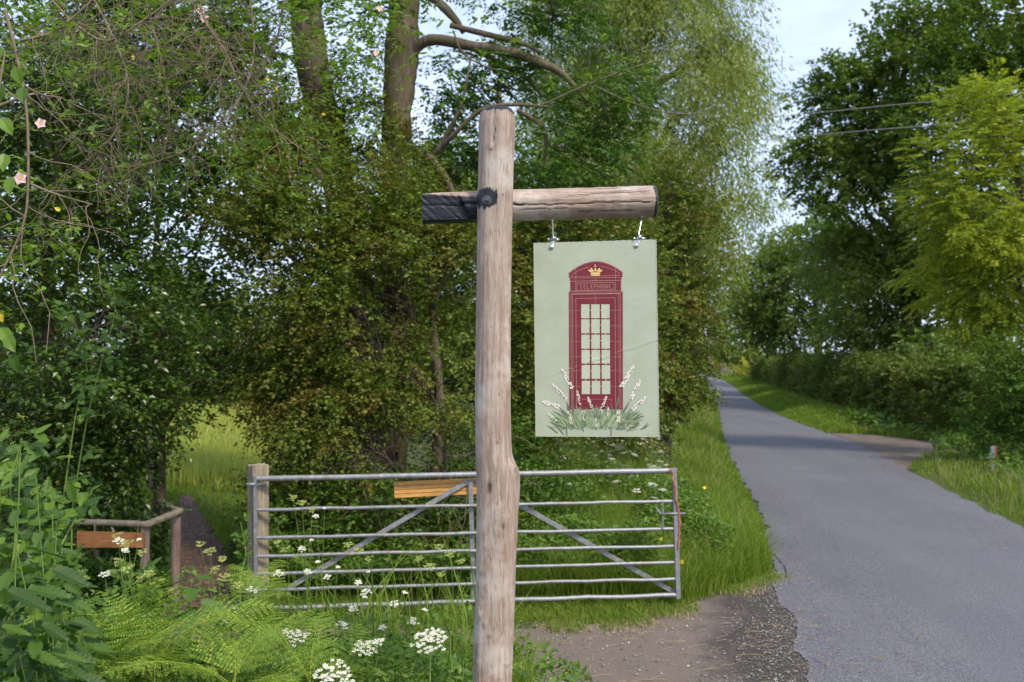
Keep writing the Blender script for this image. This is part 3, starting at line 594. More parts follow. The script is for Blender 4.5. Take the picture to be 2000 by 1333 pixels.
# clipped hedge
hp = [(12.6, 23.5), (11.9, 27.5), (12.1, 31.5), (12.7, 37), (13.7, 44), (15.2, 53), (17.3, 64), (20, 80), (23, 95)]
hb = []
for (x0, y0), (x1, y1) in zip(hp[:-1], hp[1:]):
    L = math.hypot(x1-x0, y1-y0); k = max(2, int(L/1.25))
    for i in range(k):
        u = i/k; hb.append((x0+(x1-x0)*u+.5, y0+(y1-y0)*u, 1.15, .8, .85, 1.25)); hb.append((x0+(x1-x0)*(u+.5/k)+.5, y0+(y1-y0)*(u+.5/k), 1.75, .6, .6, .62))
hx, hy_ = 12.3, 28
base = np.array([hx, hy_, 0]); e = empty('clipped_hedge', base, 'long clipped hornbeam hedge running along the right side of the lane', 'hedge')
A, cs = crown_mesh(hb, 2.9, .22, 10, 8, .16, .10, .07, flat=.8, droop=.1, zmin=.15)
A.build('foliage', M['hedge'], e, off=base)

# far end of the lane, in the sun
FG = dict(dens=2.8, rc=1.2, ns=12, nl=8, Ls=.6, leafL=.32, leafW=.2, flat=.7)
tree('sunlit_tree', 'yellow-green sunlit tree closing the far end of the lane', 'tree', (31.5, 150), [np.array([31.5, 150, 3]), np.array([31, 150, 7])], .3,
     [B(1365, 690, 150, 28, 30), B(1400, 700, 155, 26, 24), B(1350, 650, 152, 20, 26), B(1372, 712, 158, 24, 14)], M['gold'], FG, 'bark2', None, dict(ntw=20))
fh = [(x, y, 1.6, 1.3, 1.3, 1.5) for x, y in [(24.5, 100), (25.5, 106), (26.6, 112), (27.6, 118), (29, 124), (30.5, 131), (32, 138), (23.6, 95), (25, 103), (26, 109), (27.1, 115)]]
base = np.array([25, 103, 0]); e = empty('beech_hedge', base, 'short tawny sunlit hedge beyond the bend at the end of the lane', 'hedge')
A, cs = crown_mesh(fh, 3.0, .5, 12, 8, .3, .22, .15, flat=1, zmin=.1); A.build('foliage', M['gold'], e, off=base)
FD = dict(dens=2.6, rc=1.5, ns=14, nl=9, Ls=.7, leafL=.34, leafW=.22, flat=.6, hole=.18, hsc=.25)
tree('distant_tree', 'shaded tree on the left bank just before the far end of the lane', 'tree', (19.5, 112), [np.array([19.5, 112, 3]), np.array([19.5, 112, 8])], .3,
     [B(1330, 690, 112, 32, 36), B(1310, 640, 112, 40, 50), B(1345, 705, 110, 14, 18), B(1270, 660, 112, 40, 60)], M['mid'], FD, 'bark2', None, dict(ntw=20))
tree('distant_tree', 'open-crowned tree whose twigs reach into the sky gap above the lane', 'tree', (6.0, 48), [np.array([6.4, 48, 5]), np.array([8.6, 48, 10])], .22,
     [B(1400, 470, 48, 50, 50), B(1440, 420, 48, 40, 24), B(1490, 395, 48, 34, 14), B(1380, 580, 48, 22, 50), B(1420, 520, 47, 36, 20), B(1345, 560, 47, 50, 90), B(1330, 690, 46, 36, 50)], M['mid'], dict(MD, dens=1.5, hole=.4, leafL=.14, leafW=.09, rc=.7), 'bark2', None, dict(ntw=120, twig_r=.03))
# row of trees along the left side, seen through and above the hedge
tree('distant_tree', 'dark green tree standing behind the hedge left of the willow', 'tree', (-.5, 24), [np.array([-.5, 24, 4]), np.array([-.3, 24, 9])], .25,
     [B(950, 380, 24, 130, 120), B(860, 480, 24, 120, 120), B(1080, 420, 24, 110, 110), B(960, 560, 23, 160, 120), B(1100, 600, 23, 140, 140), B(1230, 600, 24, 110, 160), B(820, 640, 23, 140, 120)], M['oak'], dict(MD, leafL=.12, leafW=.075, rc=.6, hole=.3, hsc=.5), 'bark2', None, dict(ntw=120, twig_r=.02))
# trees beyond the meadow
proto = tree('field_tree', 'broad dark tree beyond the meadow seen through the gap by the chip path', 'tree', (-19, 60), [np.array([-19, 60, 3]), np.array([-19, 60, 5])], .4,
     [B(390, 660, 60, 110, 60), B(330, 640, 61, 90, 60), B(470, 640, 60, 90, 60), B(300, 700, 59, 80, 50), B(480, 700, 59, 90, 50), B(400, 590, 61, 70, 40)], M['mid'], FD, 'bark2', 'trees beyond the meadow', dict(ntw=60, twig_r=.04))
for lb, x, y, s, rz in [('leftmost of the trees beyond the meadow, behind the holly', -29, 56, 1.0, 1.3), ('bushy tree beyond the meadow behind the hawthorns', -11.5, 62, .95, 2.4), ('tree beyond the meadow behind the sign post', -3.5, 66, .9, 4.0), ('far low tree beyond the meadow left of the ash trunks', -15, 88, 1.15, 5.1), ('tree beyond the meadow behind the crossbeam end', 5.0, 64, .85, 3.0)]:
    c = copy_tree(proto); c.location = (x, y, -.1); c.scale = (s, s, s); c.rotation_euler.z = rz; tag(c, lb, 'tree', 'trees beyond the meadow')
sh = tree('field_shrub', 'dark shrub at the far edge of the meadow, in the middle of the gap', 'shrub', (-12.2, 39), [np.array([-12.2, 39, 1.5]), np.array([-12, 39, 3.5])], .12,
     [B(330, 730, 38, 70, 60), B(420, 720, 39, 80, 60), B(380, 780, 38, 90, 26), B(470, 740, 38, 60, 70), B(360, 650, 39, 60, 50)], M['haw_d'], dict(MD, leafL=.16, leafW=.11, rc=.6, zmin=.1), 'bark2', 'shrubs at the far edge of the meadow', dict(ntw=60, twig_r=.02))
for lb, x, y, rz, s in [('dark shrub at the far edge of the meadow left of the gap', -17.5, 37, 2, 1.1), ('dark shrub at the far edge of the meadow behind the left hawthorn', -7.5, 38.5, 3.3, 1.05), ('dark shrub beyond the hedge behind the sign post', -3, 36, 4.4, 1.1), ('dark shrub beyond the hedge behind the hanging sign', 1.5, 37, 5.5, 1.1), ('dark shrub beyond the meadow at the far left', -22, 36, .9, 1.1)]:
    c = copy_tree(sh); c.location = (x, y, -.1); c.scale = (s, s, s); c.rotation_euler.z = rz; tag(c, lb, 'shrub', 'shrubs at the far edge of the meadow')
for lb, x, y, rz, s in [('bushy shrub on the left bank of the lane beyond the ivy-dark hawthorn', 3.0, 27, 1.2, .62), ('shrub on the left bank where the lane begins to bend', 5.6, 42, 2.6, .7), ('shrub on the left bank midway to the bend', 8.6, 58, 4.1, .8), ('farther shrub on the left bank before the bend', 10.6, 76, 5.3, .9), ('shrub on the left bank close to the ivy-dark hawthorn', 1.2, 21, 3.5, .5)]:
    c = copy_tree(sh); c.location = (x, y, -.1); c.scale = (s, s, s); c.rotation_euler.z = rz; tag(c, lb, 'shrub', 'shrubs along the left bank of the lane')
tree('maple_tree', 'thin-stemmed field maple with open leafy top above the meadow gap', 'tree', (-5.25, 14.6), [np.array([-5.25, 14.5, 2.5]), np.array([-5.0, 14.4, 6.2])], .085,
     [B(330, 330, 14.5, 110, 90), B(430, 420, 14.6, 110, 80), B(260, 220, 14.5, 120, 90), B(430, 260, 14.6, 110, 100), B(330, 520, 14.6, 90, 70), B(440, 590, 14.8, 90, 70), B(560, 300, 14.6, 80, 120), B(120, 350, 14.4, 140, 140)], M['ash'], dict(dens=2.5, rc=.36, ns=11, nl=9, Ls=.26, leafL=.085, leafW=.065, hole=.3, hsc=.9, flat=.5), 'bark2', None, dict(ntw=160, twig_r=.010))

# ---------------------------------------------------------------- dog rose hanging from the top left, bare twigs
rb = np.array([-3.0, 7.0, 0.0])
e = empty('dog_rose', W(60, 1100, 6.4)*[1, 1, 0], 'dog rose with arching bare grey twigs, pink flowers and fresh leaves at the top left', 'rose bush'); off = np.array(e.location)
R = Acc()
RS = [[(150, -60, 6), (215, 60, 5.8), (250, 160, 5.8), (235, 240, 5.8), (195, 295, 5.8), (150, 330, 5.9)],
      [(270, -60, 6), (300, 60, 6), (322, 150, 6), (330, 240, 6), (318, 305, 6)],
      [(480, -60, 6.2), (495, 60, 6.2), (490, 140, 6.1), (450, 220, 6.0), (380, 285, 5.9), (290, 320, 5.9), (170, 332, 5.9)],
      [(10, 20, 3.4), (35, 120, 3.4), (52, 220, 3.4), (55, 330, 3.4), (48, 430, 3.4), (10, 520, 3.4), (-30, 600, 3.4)],
      [(40, 80, 4.6), (110, 60, 4.6), (180, 0, 4.6), (240, -60, 4.6)], [(100, 0, 5), (150, 50, 5), (210, 80, 5), (280, 40, 5), (360, -20, 5)],
      [(-20, 215, 4), (60, 185, 4), (100, 190, 4.2)], [(60, 360, 4.2), (110, 380, 4.2), (180, 400, 4.4)],
      [(560, -40, 6.6), (545, 60, 6.6), (520, 120, 6.6), (500, 160, 6.6)], [(380, -40, 5.6), (400, 40, 5.6), (440, 100, 5.6), (470, 170, 5.6), (520, 240, 5.8), (600, 300, 6)]]
paths = [spline([W(*p) for p in s], 30) for s in RS]
for P in paths: R.add(*tubes(P, np.linspace(.008, .004, 30)*(P[:, 1].mean()/6)**.5, 6))
# side twigs: random walks off the arches
def walk(start, d0, n, m, step, bend, grav=0.):
    P = [start]; d = nrm(d0)
    for i in range(m-1):
        d = nrm(d+rdir(len(start))*bend+np.array([0, 0, -grav])); P.append(P[-1]+d*(step*(.5+rng.random((len(start), 1)))))
    return np.stack(P, 1)
sp = np.concatenate([paths[i][rng.integers(3, 29, k)] for i, k in enumerate([50, 46, 60, 14, 16, 30, 6, 8, 14, 46])])
d0 = rdir(len(sp))*[1, .35, 1]+[0, 0, -.3]; tw = walk(sp, d0, len(sp), 10, .045, .45, .12)
R.add(*tubes(tw, np.linspace(1, .4, 10)[None]*.0026*np.ones((len(sp), 1)), 4))
s2 = tw[rng.integers(0, len(tw), 420), rng.integers(3, 9, 420)]; tw2 = walk(s2, rdir(420)*[1, .5, 1]+[0, 0, -.2], 420, 7, .025, .5, .1)
R.add(*tubes(tw2, np.linspace(1, .45, 7)[None]*.0018*np.ones((420, 1)), 3))
# a dense tangle high up
st = np.stack([W(120+430*rng.random(), -30+190*rng.random(), 6.0+.8*rng.random()) for _ in range(210)]); tw3 = walk(st, rdir(210)*[1, .4, 1]+[0, 0, -.5], 210, 10, .05, .45, .15)
R.add(*tubes(tw3, np.linspace(1, .4, 10)[None]*.0024*np.ones((210, 1)), 3))
R.build('stems', M['twig'], e, True, off=off)
def pinnate(P, D, L, lf, nl=5, N=None):
    """compound leaves: nl leaflets along a stalk"""
    n = len(P); D = nrm(D); N = nrm(rdir(n)*.5+[0, -.15, 1]) if N is None else N; S = nrm(np.cross(D, N)); out = Acc()
    for i in range(nl):
        u = 1.0 if i == nl-1 else .35+.55*(i//2)/max(1, nl//2); sg = 0 if i == nl-1 else (1 if i % 2 else -1)
        out.add(*leaves(T_OVA, P+D*(u*L), D*(.5 if sg else 1)+S*sg*1.0+rdir(n)*.12, N+rdir(n)*.15, lf*(.8+.4*rng.random(n)), lf*.62, rng.random(n)))
    return out
ends = np.concatenate([tw[rng.integers(0, len(tw), 260), rng.integers(4, 10, 260)], W(700, 60, 7.5)+rng.normal(size=(160, 3))*[.28, .2, .45], W(380, 30, 6.2)+rng.normal(size=(1000, 3))*[.9, .3, .34], W(120, 40, 6.0)+rng.normal(size=(200, 3))*[.4, .3, .35], W(470, 290, 6.6)+rng.normal(size=(300, 3))*[.40, .3, .2], W(690, 130, 7.4)+rng.normal(size=(160, 3))*[.12, .2, .4], W(80, 90, 4.6)+rng.normal(size=(60, 3))*[.2, .1, .16], W(30, 500, 4.0)+rng.normal(size=(40, 3))*[.1, .1, .2], W(100, 470, 4.6)+rng.normal(size=(14, 3))*[.08, .1, .06]])
pinnate(ends, rdir(len(ends))*[1, .6, .6]+[0, 0, -.2], .062, .034).build('leaves', M['rose'], e, off=off)
def flower(c, r, facing, pet, centre, n=5):
    A = Acc(); f = nrm(np.array(facing, float)); a = nrm(np.cross(f, [0, .1, 1.])); b = np.cross(f, a)
    for i in range(n):
        th = i/n*2*PI; d = a*math.cos(th)+b*math.sin(th)
        A.add(*leaves(T_OVA, np.array([c+d*r*.1]), (d+f*.3)[None], f[None]+0., r, r*1.15, np.array([.5])))
    th = np.linspace(0, 2*PI, 9)[:-1]; ring = c+f*r*.12+(a[None]*np.cos(th)[:, None]+b[None]*np.sin(th)[:, None])*r*.25
    A.add(np.vstack([ring, (c+f*r*.22)[None]]), [(i, (i+1) % 8, 8) for i in range(8)], .5, 1); return A
for px, py, d in [(400, 38, 6.2), (392, 22, 6.2), (80, 242, 4.2), (40, 350, 3.5), (735, 104, 7.4), (742, 18, 7.4)]:
    flower(W(px, py, d), .026 if d > 5 else .022, (.2*random.random(), -1, .2), 0, 0).build('flower', [M['pink'], M['yellow']], e, off=off)
yl = np.array([W(527, 157, 6.1), W(538, 170, 6.1), W(516, 160, 6.1), W(118, 412, 4.4), W(260, 118, 5.8), W(8, 618, 3.6), W(4, 630, 3.6), W(628, 222, 6.8)])
Acc().add(*leaves(T_OVA, yl, rdir(8)*[1, .3, 1], rdir(8)*.4+[0, -1, .3], .03, .02)).build('yellowed_leaves', M['yleaf'], e, off=off)

# ---------------------------------------------------------------- the sign post
def section(x): return x
zt = [(215, 944, 1000), (222, 938, 1005), (240, 935, 1007), (285, 935, 1005), (330, 934, 1003), (400, 932, 1001), (480, 931, 999), (600, 930, 998), (700, 929, 998), (800, 928, 998), (870, 929, 999), (890, 929.5, 1001), (905, 930, 1006), (915, 930, 1012), (925, 931, 1014.5), (960, 931, 1015), (1000, 931, 1012), (1060, 930, 1010), (1100, 930, 1008), (1160, 929, 1007), (1210, 926, 1005), (1290, 924, 1002), (1333, 923, 1000), (1500, 920, 1000), (1640, 918, 1002)]
PD = 3.60
zt = np.array(zt, float); rowsN = 520; py = np.linspace(215, 1640, rowsN)
lx = np.interp(py, zt[:, 0], zt[:, 1]); rx = np.interp(py, zt[:, 0], zt[:, 2])
def sm(a, k=5): return np.convolve(np.pad(a, k, 'edge'), np.ones(2*k+1)/(2*k+1), 'valid')
lx = np.where(py < 250, lx, sm(lx, 3)); rx = np.where(py < 250, rx, sm(rx, 2))
cx = ((lx+rx)/2-1000)/F*PD; rad = (rx-lx)/2/F*PD; zz = EYE-(py-HY)/F*PD
kk = 96; th = np.arange(kk)/kk*2*PI
TH, ZZ = np.meshgrid(th, zz); CX = cx[:, None]+0*TH; RD = rad[:, None]+0*TH
# the bulge belongs to the right side only: keep depth radius near the average of the plain pole
dep = np.minimum(RD, .066); ux = np.cos(TH); uy = np.sin(TH)
p3 = np.stack([ux*1.0, uy*1.0, ZZ*.25], -1)
ng = (vnoise(p3, 9, 2)-.5)*.0022+(vnoise(np.stack([ux, uy, ZZ*.9], -1), 2.5, 3)-.5)*.005
knot = np.zeros_like(TH); crk = np.zeros_like(TH); char = np.zeros_like(TH); disp = ng.copy()
def tpx(px, r): # facing-angle of a photo column on the pole
    return px
PX = 1000+(CX+RD*ux)/PD*F; PY = HY-(ZZ-EYE)*F/PD; front = uy < 0
for kx, ky, sx, sy, dz, kd in [(956, 949, 4.5, 11, -.004, .9), (1003, 300, 3, 8, .002, .2), (983, 1024, 3, 5, -.002, .7), (960, 300, 2.2, 2.2, -.002, .9), (958, 293, 9, 9, .0025, 0), (945, 1110, 8, 10, .005, .12), (952, 1098, 8, 8, .002, .25), (940, 1195, 5, 8, .005, 0), (947, 1212, 4, 5, .003, .3), (955, 1235, 5, 3, -.001, .5), (982, 386, 1.6, 1.6, -.001, .9), (975, 372, 12, 18, .003, 0), (990, 1290, 5, 4, .003, .1), (943, 1160, 2, 3, 0, .4), (972, 862, 4, 2, 0, .5), (1008, 917, 2.5, 5, -.003, .6), (1011, 935, 1.6, 18, -.002, .35), (970, 455, 6, 3, 0, .15), (948, 690, 3, 2, 0, .3), (975, 1000, 14, 20, .002, 0), (978, 560, 10, 22, .0015, 0), (950, 760, 9, 20, .0015, 0), (930, 1290, 2, 3, 0, .6), (975, 770, 2, 2, 0, .5), (985, 1175, 1.5, 6, 0, .35), (960, 640, 1.5, 2, 0, .5)]:
    g = np.exp(-((PX-kx)/sx)**2-((PY-ky)/sy)**2)*front; disp += dz*g; knot = np.maximum(knot, kd*np.clip(g*1.6, 0, 1))
def crackline(pts, w, dep=.002):
    global disp, crk
    pts = np.array(pts, float)
    xc = np.interp(PY, pts[:, 1], pts[:, 0]); ins = (PY > pts[0, 1]) & (PY < pts[-1, 1]) & front
    xc = xc+(vnoise(np.stack([0*PY, 0*PY, PY], -1), .08, 4)-.5)*3
    g = np.exp(-((PX-xc)/w)**2)*ins; disp -= dep*g; crk = np.maximum(crk, np.clip(g*1.3, 0, 1)*.95)
crackline([(969, 214), (968, 250), (964, 285)], .9); 
crackline([(972, 1182), (995, 1175.1)][::-1], .1, 0)
# char: top of the pole and round the bolt
char = np.clip(1.35-(PY-213)/13, 0, 1); 
bx, by = 951, 391; rb_ = np.hypot((PX-bx)/1.0, (PY-by)*.95); char = np.maximum(char, (1.55-rb_/19)*front)
char = np.clip(char, 0, 1)
chop = (vnoise(np.stack([TH*3, 0*TH, 0*TH], -1), 1.5, 7)-.5)
Rr = RD+disp; Yr = dep+disp
V = np.stack([CX+Rr*ux, PD+Yr*uy, ZZ+0*TH], -1)
V[0, :, 2] += .004*chop[0]; 
# slightly domed, charred top
tops = []
cc = V[0].mean(0)
A_ = []
VV = [V.reshape(-1, 3)]; TT = []
i = (np.arange(rowsN-1)[:, None]*kk+np.arange(kk)[None]); j = np.arange(kk); jn = (j+1) % kk
Q = np.stack([np.arange(rowsN-1)[:, None]*kk+j[None], (np.arange(rowsN-1)+1)[:, None]*kk+j[None], (np.arange(rowsN-1)+1)[:, None]*kk+jn[None], np.arange(rowsN-1)[:, None]*kk+jn[None]], -1).reshape(-1, 4)
T3 = [Q[:, [0, 1, 2]], Q[:, [0, 2, 3]]]; n0 = rowsN*kk; prev = j
for q, s in enumerate((.9, .6, .3)):
    ring = cc+(V[0]-cc)*s; ring[:, 2] = V[0, :, 2]+.004*(1-s)*2+.002*rng.normal(size=kk); VV.append(ring); cur = n0+q*kk+j
    T3.append(np.stack([prev, prev[jn], cur[jn]], -1)); T3.append(np.stack([prev, cur[jn], cur], -1)); prev = cur
VV.append((cc+[0, 0, .008])[None]); T3.append(np.stack([prev, prev[jn], np.full(kk, n0+3*kk)], -1))
na = 3*kk+1
sp_root = empty('sign_post', (-.06, PD, 0.5), 'debarked round timber post with charred top and crossbeam bolted on, in front of the gate', 'sign post'); off = np.array(sp_root.location)
mesh('upright', np.concatenate(VV)-off, np.concatenate(T3), M['timber'], sp_root, {'knot': np.concatenate([knot.ravel(), np.zeros(na)]), 'crk': np.concatenate([crk.ravel(), np.zeros(na)]), 'char': np.concatenate([char.ravel(), np.ones(na)])}, True)

# crossbeam: local x along the beam, built in the world, texture along its own length (object is rotated)
BD = 3.665; NB = 420
bx_ = np.linspace(826, 1281.5, NB); top = np.interp(bx_, [826, 860, 930, 1003, 1150, 1281], [379, 377, 373.5, 371, 367.5, 363.5]); bot = np.interp(bx_, [826, 870, 930, 1003, 1100, 1281], [438, 437.5, 435, 433, 430, 424.5])
top = top+sm((rng.random(NB)-.5)*2.0, 6)*1.5; bot = bot+sm((rng.random(NB)-.5)*2.0, 6)*1.5
top[0] += 1.5; bot[0] -= 1.5; top[-1] += 3; bot[-1] -= 3; top[-2] += 1; bot[-2] -= 1
kb = 96; tb = np.arange(kb)/kb*2*PI; TBm, BX = np.meshgrid(tb, bx_); r = ((bot-top)/2/F*BD)[:, None]; cz = (EYE-((top+bot)/2-HY)/F*BD)[:, None]; XW = (BX-1000)/F*BD
cyy = -np.cos(TBm); czz = np.sin(TBm); fr = cyy < .15
PYb = HY-((cz+r*czz)-EYE)*F/BD
d_ = (vnoise(np.stack([XW*1.2, cyy*.8, czz*.8], -1), 9, 21)-.5)*.0022
ck = np.zeros_like(BX); kn = np.zeros_like(BX)
def bcrack(pts, w, dep=.004):
    global d_, ck
    pts = np.array(pts, float); yc = np.interp(BX, pts[:, 0], pts[:, 1])+(vnoise(np.stack([BX, 0*BX, 0*BX], -1), .07, 9)-.5)*2.4
    ins = sstep(pts[0, 0], pts[0, 0]+12, BX)*(1-sstep(pts[-1, 0]-14, pts[-1, 0], BX)); g = np.exp(-((PYb-yc)/w)**2)*ins*fr; d_ -= dep*g; ck = np.maximum(ck, np.clip(1.3*g, 0, 1))
bcrack([(828, 404), (1000, 405), (1100, 404.5), (1180, 401), (1276, 399)], 1.1, .006); bcrack([(895, 402), (932, 402), (1030, 405)], 2.0, .006)
bcrack([(1100, 387), (1180, 383), (1268, 378)], .8, .002); bcrack([(1010, 414), (1080, 412), (1130, 411)], .7, .001); bcrack([(1120, 418), (1240, 414)], .6, .001); bcrack([(1190, 379), (1240, 376)], .6, .001)
chb = np.clip(1.15-(BX-826)/118+.35*np.clip((PYb-404)/20, -.6, .6)*0, 0, 1)
chb = np.where(BX < 932, np.where(PYb < 384+(BX-860)*.08, np.clip(.95-np.maximum(0, BX-846)/70, .0, 1)*.35, .95-.35*np.clip((BX-905)/30, 0, 1)*(PYb > 415)), np.clip(.75-(BX-940)/90, 0, .7)*(BX < 1000))
chb = np.maximum(chb, np.clip(1.2-(1281-BX)/9, 0, 1))
Ry = r*(1+0*cyy); yv = Ry*cyy
# sawn flat face on the left end with diagonal strokes
flatm = (1-sstep(903, 912, BX+(PYb-408)*-.45)); lim = -.030
saw = np.sin((BX*.55-(PYb*.62))*.62)*.0006+(vnoise(np.stack([BX*.5-PYb*.6, BX*.06, 0*BX], -1), .5, 5)-.5)*.003
yv = np.where((yv < lim) & (flatm > 0), yv*(1-flatm)+(lim-.004+saw)*flatm, yv)
V = np.stack([XW, BD+yv+d_*cyy*1.0, cz+(r+d_)*czz], -1)
ends_ = []
cL = V[0].mean(0); cR = V[-1].mean(0)
j = np.arange(kb); jn = (j+1) % kb
Q = np.stack([np.arange(NB-1)[:, None]*kb+j[None], np.arange(NB-1)[:, None]*kb+jn[None], (np.arange(NB-1)+1)[:, None]*kb+jn[None], (np.arange(NB-1)+1)[:, None]*kb+j[None]], -1).reshape(-1, 4)
VV = [V.reshape(-1, 3), (cL+[-.001, 0, 0])[None], (cR+[.002, 0, 0])[None]]; n0 = NB*kb
T3 = [Q[:, [0, 1, 2]], Q[:, [0, 2, 3]], np.stack([jn, j, np.full(kb, n0)], -1), np.stack([(NB-1)*kb+j, (NB-1)*kb+jn, np.full(kb, n0+1)], -1)]
cb = mesh('crossbeam', np.zeros((1, 3)), np.zeros((0, 3), int), M['timber'], sp_root) if False else None
Vb = np.concatenate(VV)-off; mid = np.array([0, BD-PD, 1.75+.0])
# rotate so that the grain texture (local z) runs along the beam
Lb = Vb-mid; Lr = np.stack([-Lb[:, 2], Lb[:, 1], Lb[:, 0]], -1)
cb = mesh('crossbeam', Lr, np.concatenate(T3), M['timber'], sp_root, {'knot': np.zeros(len(Lr)), 'crk': np.concatenate([ck.ravel(), [0, 0]]), 'char': np.concatenate([chb.ravel(), [1, 1]])}, True)
cb.location = tuple(mid); cb.rotation_euler = (0, PI/2, 0)
# bolt with washer through post and beam
A = Acc(); c = W(951, 391, PD-.064); k = 14; th = np.arange(k)/k*2*PI
def disc(c, r, y0, y1, k=14, ph=0):
    th = np.arange(k)/k*2*PI+ph; P = np.stack([np.stack([c[0]+r*np.cos(th), np.full(k, y), c[2]+r*np.sin(th)], -1) for y in (y0, y1)])
    i = np.arange(k); n = (i+1) % k; V = np.vstack([P.reshape(-1, 3), [[c[0], y1, c[2]]]]); T = np.concatenate([np.stack([i, n, k+n], -1), np.stack([i, k+n, k+i], -1), np.stack([k+i, k+n, np.full(k, 2*k)], -1)]); return V, T
A.add(*disc(c, .0165, PD-.045, PD-.066, 20)); A.add(*disc(c+[.001, 0, 0], .010, PD-.066, PD-.076, 6, .3)); A.add(*disc(c+[.001, 0, 0], .0055, PD-.076, PD-.083, 10))
A.build('coach_bolt', M['iron'], sp_root, off=off)

# ---------------------------------------------------------------- the hanging sign
c00 = W(1042, 475, 3.675); c10 = W(1282, 468, 3.615); c01 = W(1046, 853, 3.675); c11 = W(1288, 853.5, 3.615)
sn = nrm(np.cross(c10-c00, c01-c00)); sn = sn if sn[1] < 0 else -sn
def crease(px, py):
    px = np.asarray(px, float); py = np.asarray(py, float)
    dln = (py-(664+(1283-px)*.335)); dln = dln+(np.sin(px*.11)*1.2)
    amp = np.interp(px, [1045, 1100, 1200, 1285], [0.15, .7, 1, 1.1])
    d = .0011*amp*np.exp(-(dln/1.6)**2)-.0006*amp*np.exp(-((dln-4)/2.5)**2)
    return d
def S(px, py, h=0.0):
    px = np.asarray(px, float); py = np.asarray(py, float)
    xl = 1042+(py-475)/378*4; xr = 1282+(py-468)/385*6; u = (px-xl)/(xr-xl); tp = 475-7*u; v = (py-tp)/(853-tp)
    u = u[..., None]; v = v[..., None]
    return (c00*(1-u)+c10*u)*(1-v)+(c01*(1-u)+c11*u)*v+sn*(h+crease(px, py))[..., None]
hs = empty('hanging_sign', S(1163, 475)+[0, .004, 0], 'sage green hanging board painted with a red telephone box and white lavender-like flowers', 'sign'); off = np.array(hs.location)
def paint(name, cols, parent, rough=.6): pass
m, t, _, _ = nt('sage_paint'); f = noise(t, 9, 5, .6); g = noise(t, 120, 3, .6)
c = ramp(t, f, [(.3, (.36, .40, .30)), (.7, (.425, .465, .36))]); c = mixc(t, ramp(t, noise(t, 26, 5, .7, None, 1.5), [(.62, (0, 0, 0)), (.74, (.35,)*3)]), c, (.40, .40, .33))
c = mixc(t, ramp(t, noise(t, 60, 1, .5), [(.76, (0, 0, 0)), (.8, (.6,)*3)]), c, (.22, .24, .18))
M['sage'] = finish(m, t, c, .55, f, .25, .006)
nu, nv = 110, 170
U = np.linspace(1042, 1282, nu); Vv = np.linspace(475, 853, nv); grid = []
vv_, uu_ = np.meshgrid(np.linspace(0, 1, nv), np.linspace(0, 1, nu), indexing='ij')
Pxx = 1042+240*uu_+4*vv_+2*uu_*vv_; Pyy = (475-7*uu_)*(1-vv_)+853*vv_
wob = np.where((uu_ == 0) | (uu_ == 1) | (vv_ == 0) | (vv_ == 1), 1, 0)*.35
Fv = S(Pxx+wob*rng.normal(size=Pxx.shape), Pyy+wob*rng.normal(size=Pxx.shape)); Fv = Fv+sn*((vnoise(Fv, 9, 3)-.5)*.0012)[..., None]
Bk = Fv-sn*.009; i = (np.arange(nv-1)[:, None]*nu+np.arange(nu-1)[None]).ravel()
A = Acc(); A.add(Fv.reshape(-1, 3), np.stack([i, i+nu, i+nu+1, i+1], -1)); A.add(Bk.reshape(-1, 3), np.stack([i, i+1, i+nu+1, i+nu], -1))
ed = [(r_, 0) for r_ in range(nv)]+[(nv-1, c_) for c_ in range(1, nu)]+[(r_, nu-1) for r_ in range(nv-2, -1, -1)]+[(0, c_) for c_ in range(nu-2, 0, -1)]
e1 = np.array([Fv[a, b] for a, b in ed]); e2 = np.array([Bk[a, b] for a, b in ed]); k = len(ed); q = np.arange(k); A.add(np.vstack([e1, e2]), np.stack([q, (q+1) % k, k+(q+1) % k, k+q], -1))
panel = A.build('panel', M['sage'], hs, True, off=off)
# flatten shading at the rim
for p in panel.data.polygons:
    pass
class Art:
    """flat brushwork on the panel; x, y in the picture's own units"""
    def __init__(s): s.a = Acc()
    def poly(s, pts, h, m=0, sub=0):
        pts = np.array(pts, float); c = pts.mean(0); P = S(pts[:, 0], pts[:, 1], h); n = len(pts)
        s.a.add(np.vstack([P, S(c[0:1], c[1:2], h)]), [(i, (i+1) % n, n) for i in range(n)], 0.5, m)
    def rect(s, x0, y0, x1, y1, h, m=0, st=2.5):
        nx = max(1, int((x1-x0)/st)); ny = max(1, int((y1-y0)/st)); xs = np.linspace(x0, x1, nx+1); ys = np.linspace(y0, y1, ny+1); X, Y = np.meshgrid(xs, ys)
        i = (np.arange(ny)[:, None]*(nx+1)+np.arange(nx)[None]).ravel(); s.a.add(S(X.ravel(), Y.ravel(), h), np.stack([i, i+nx+1, i+nx+2, i+1], -1), .5, m)
    def line(s, pts, w, h, m=0):
        pts = np.array(pts, float); P = []
        for (x0, y0), (x1, y1) in zip(pts[:-1], pts[1:]):
            k = max(2, int(math.hypot(x1-x0, y1-y0)/2.5)+1); u = np.linspace(0, 1, k+(1 if 0 else 0))[:, None]; q = np.array([x0, y0])*(1-u)+np.array([x1, y1])*u
            nn = np.array([-(y1-y0), x1-x0]); nn = nn/max(1e-6, np.linalg.norm(nn))*w/2
            a = q-nn; b = q+nn; s.a.add(np.vstack([S(a[:, 0], a[:, 1], h), S(b[:, 0], b[:, 1], h)]), [(i, i+1, k+i+1, k+i) for i in range(k-1)], .5, m)
M['redp'] = plain('dark_red_paint', (.175, .022, .034), .5, 0, .12, 40)
M['redmist'] = plain('red_overspray', (.36, .19, .165), .6, 0, .2, 60)
M['pale'] = plain('pale_line', (.40, .21, .18), .6, 0, .15, 60)
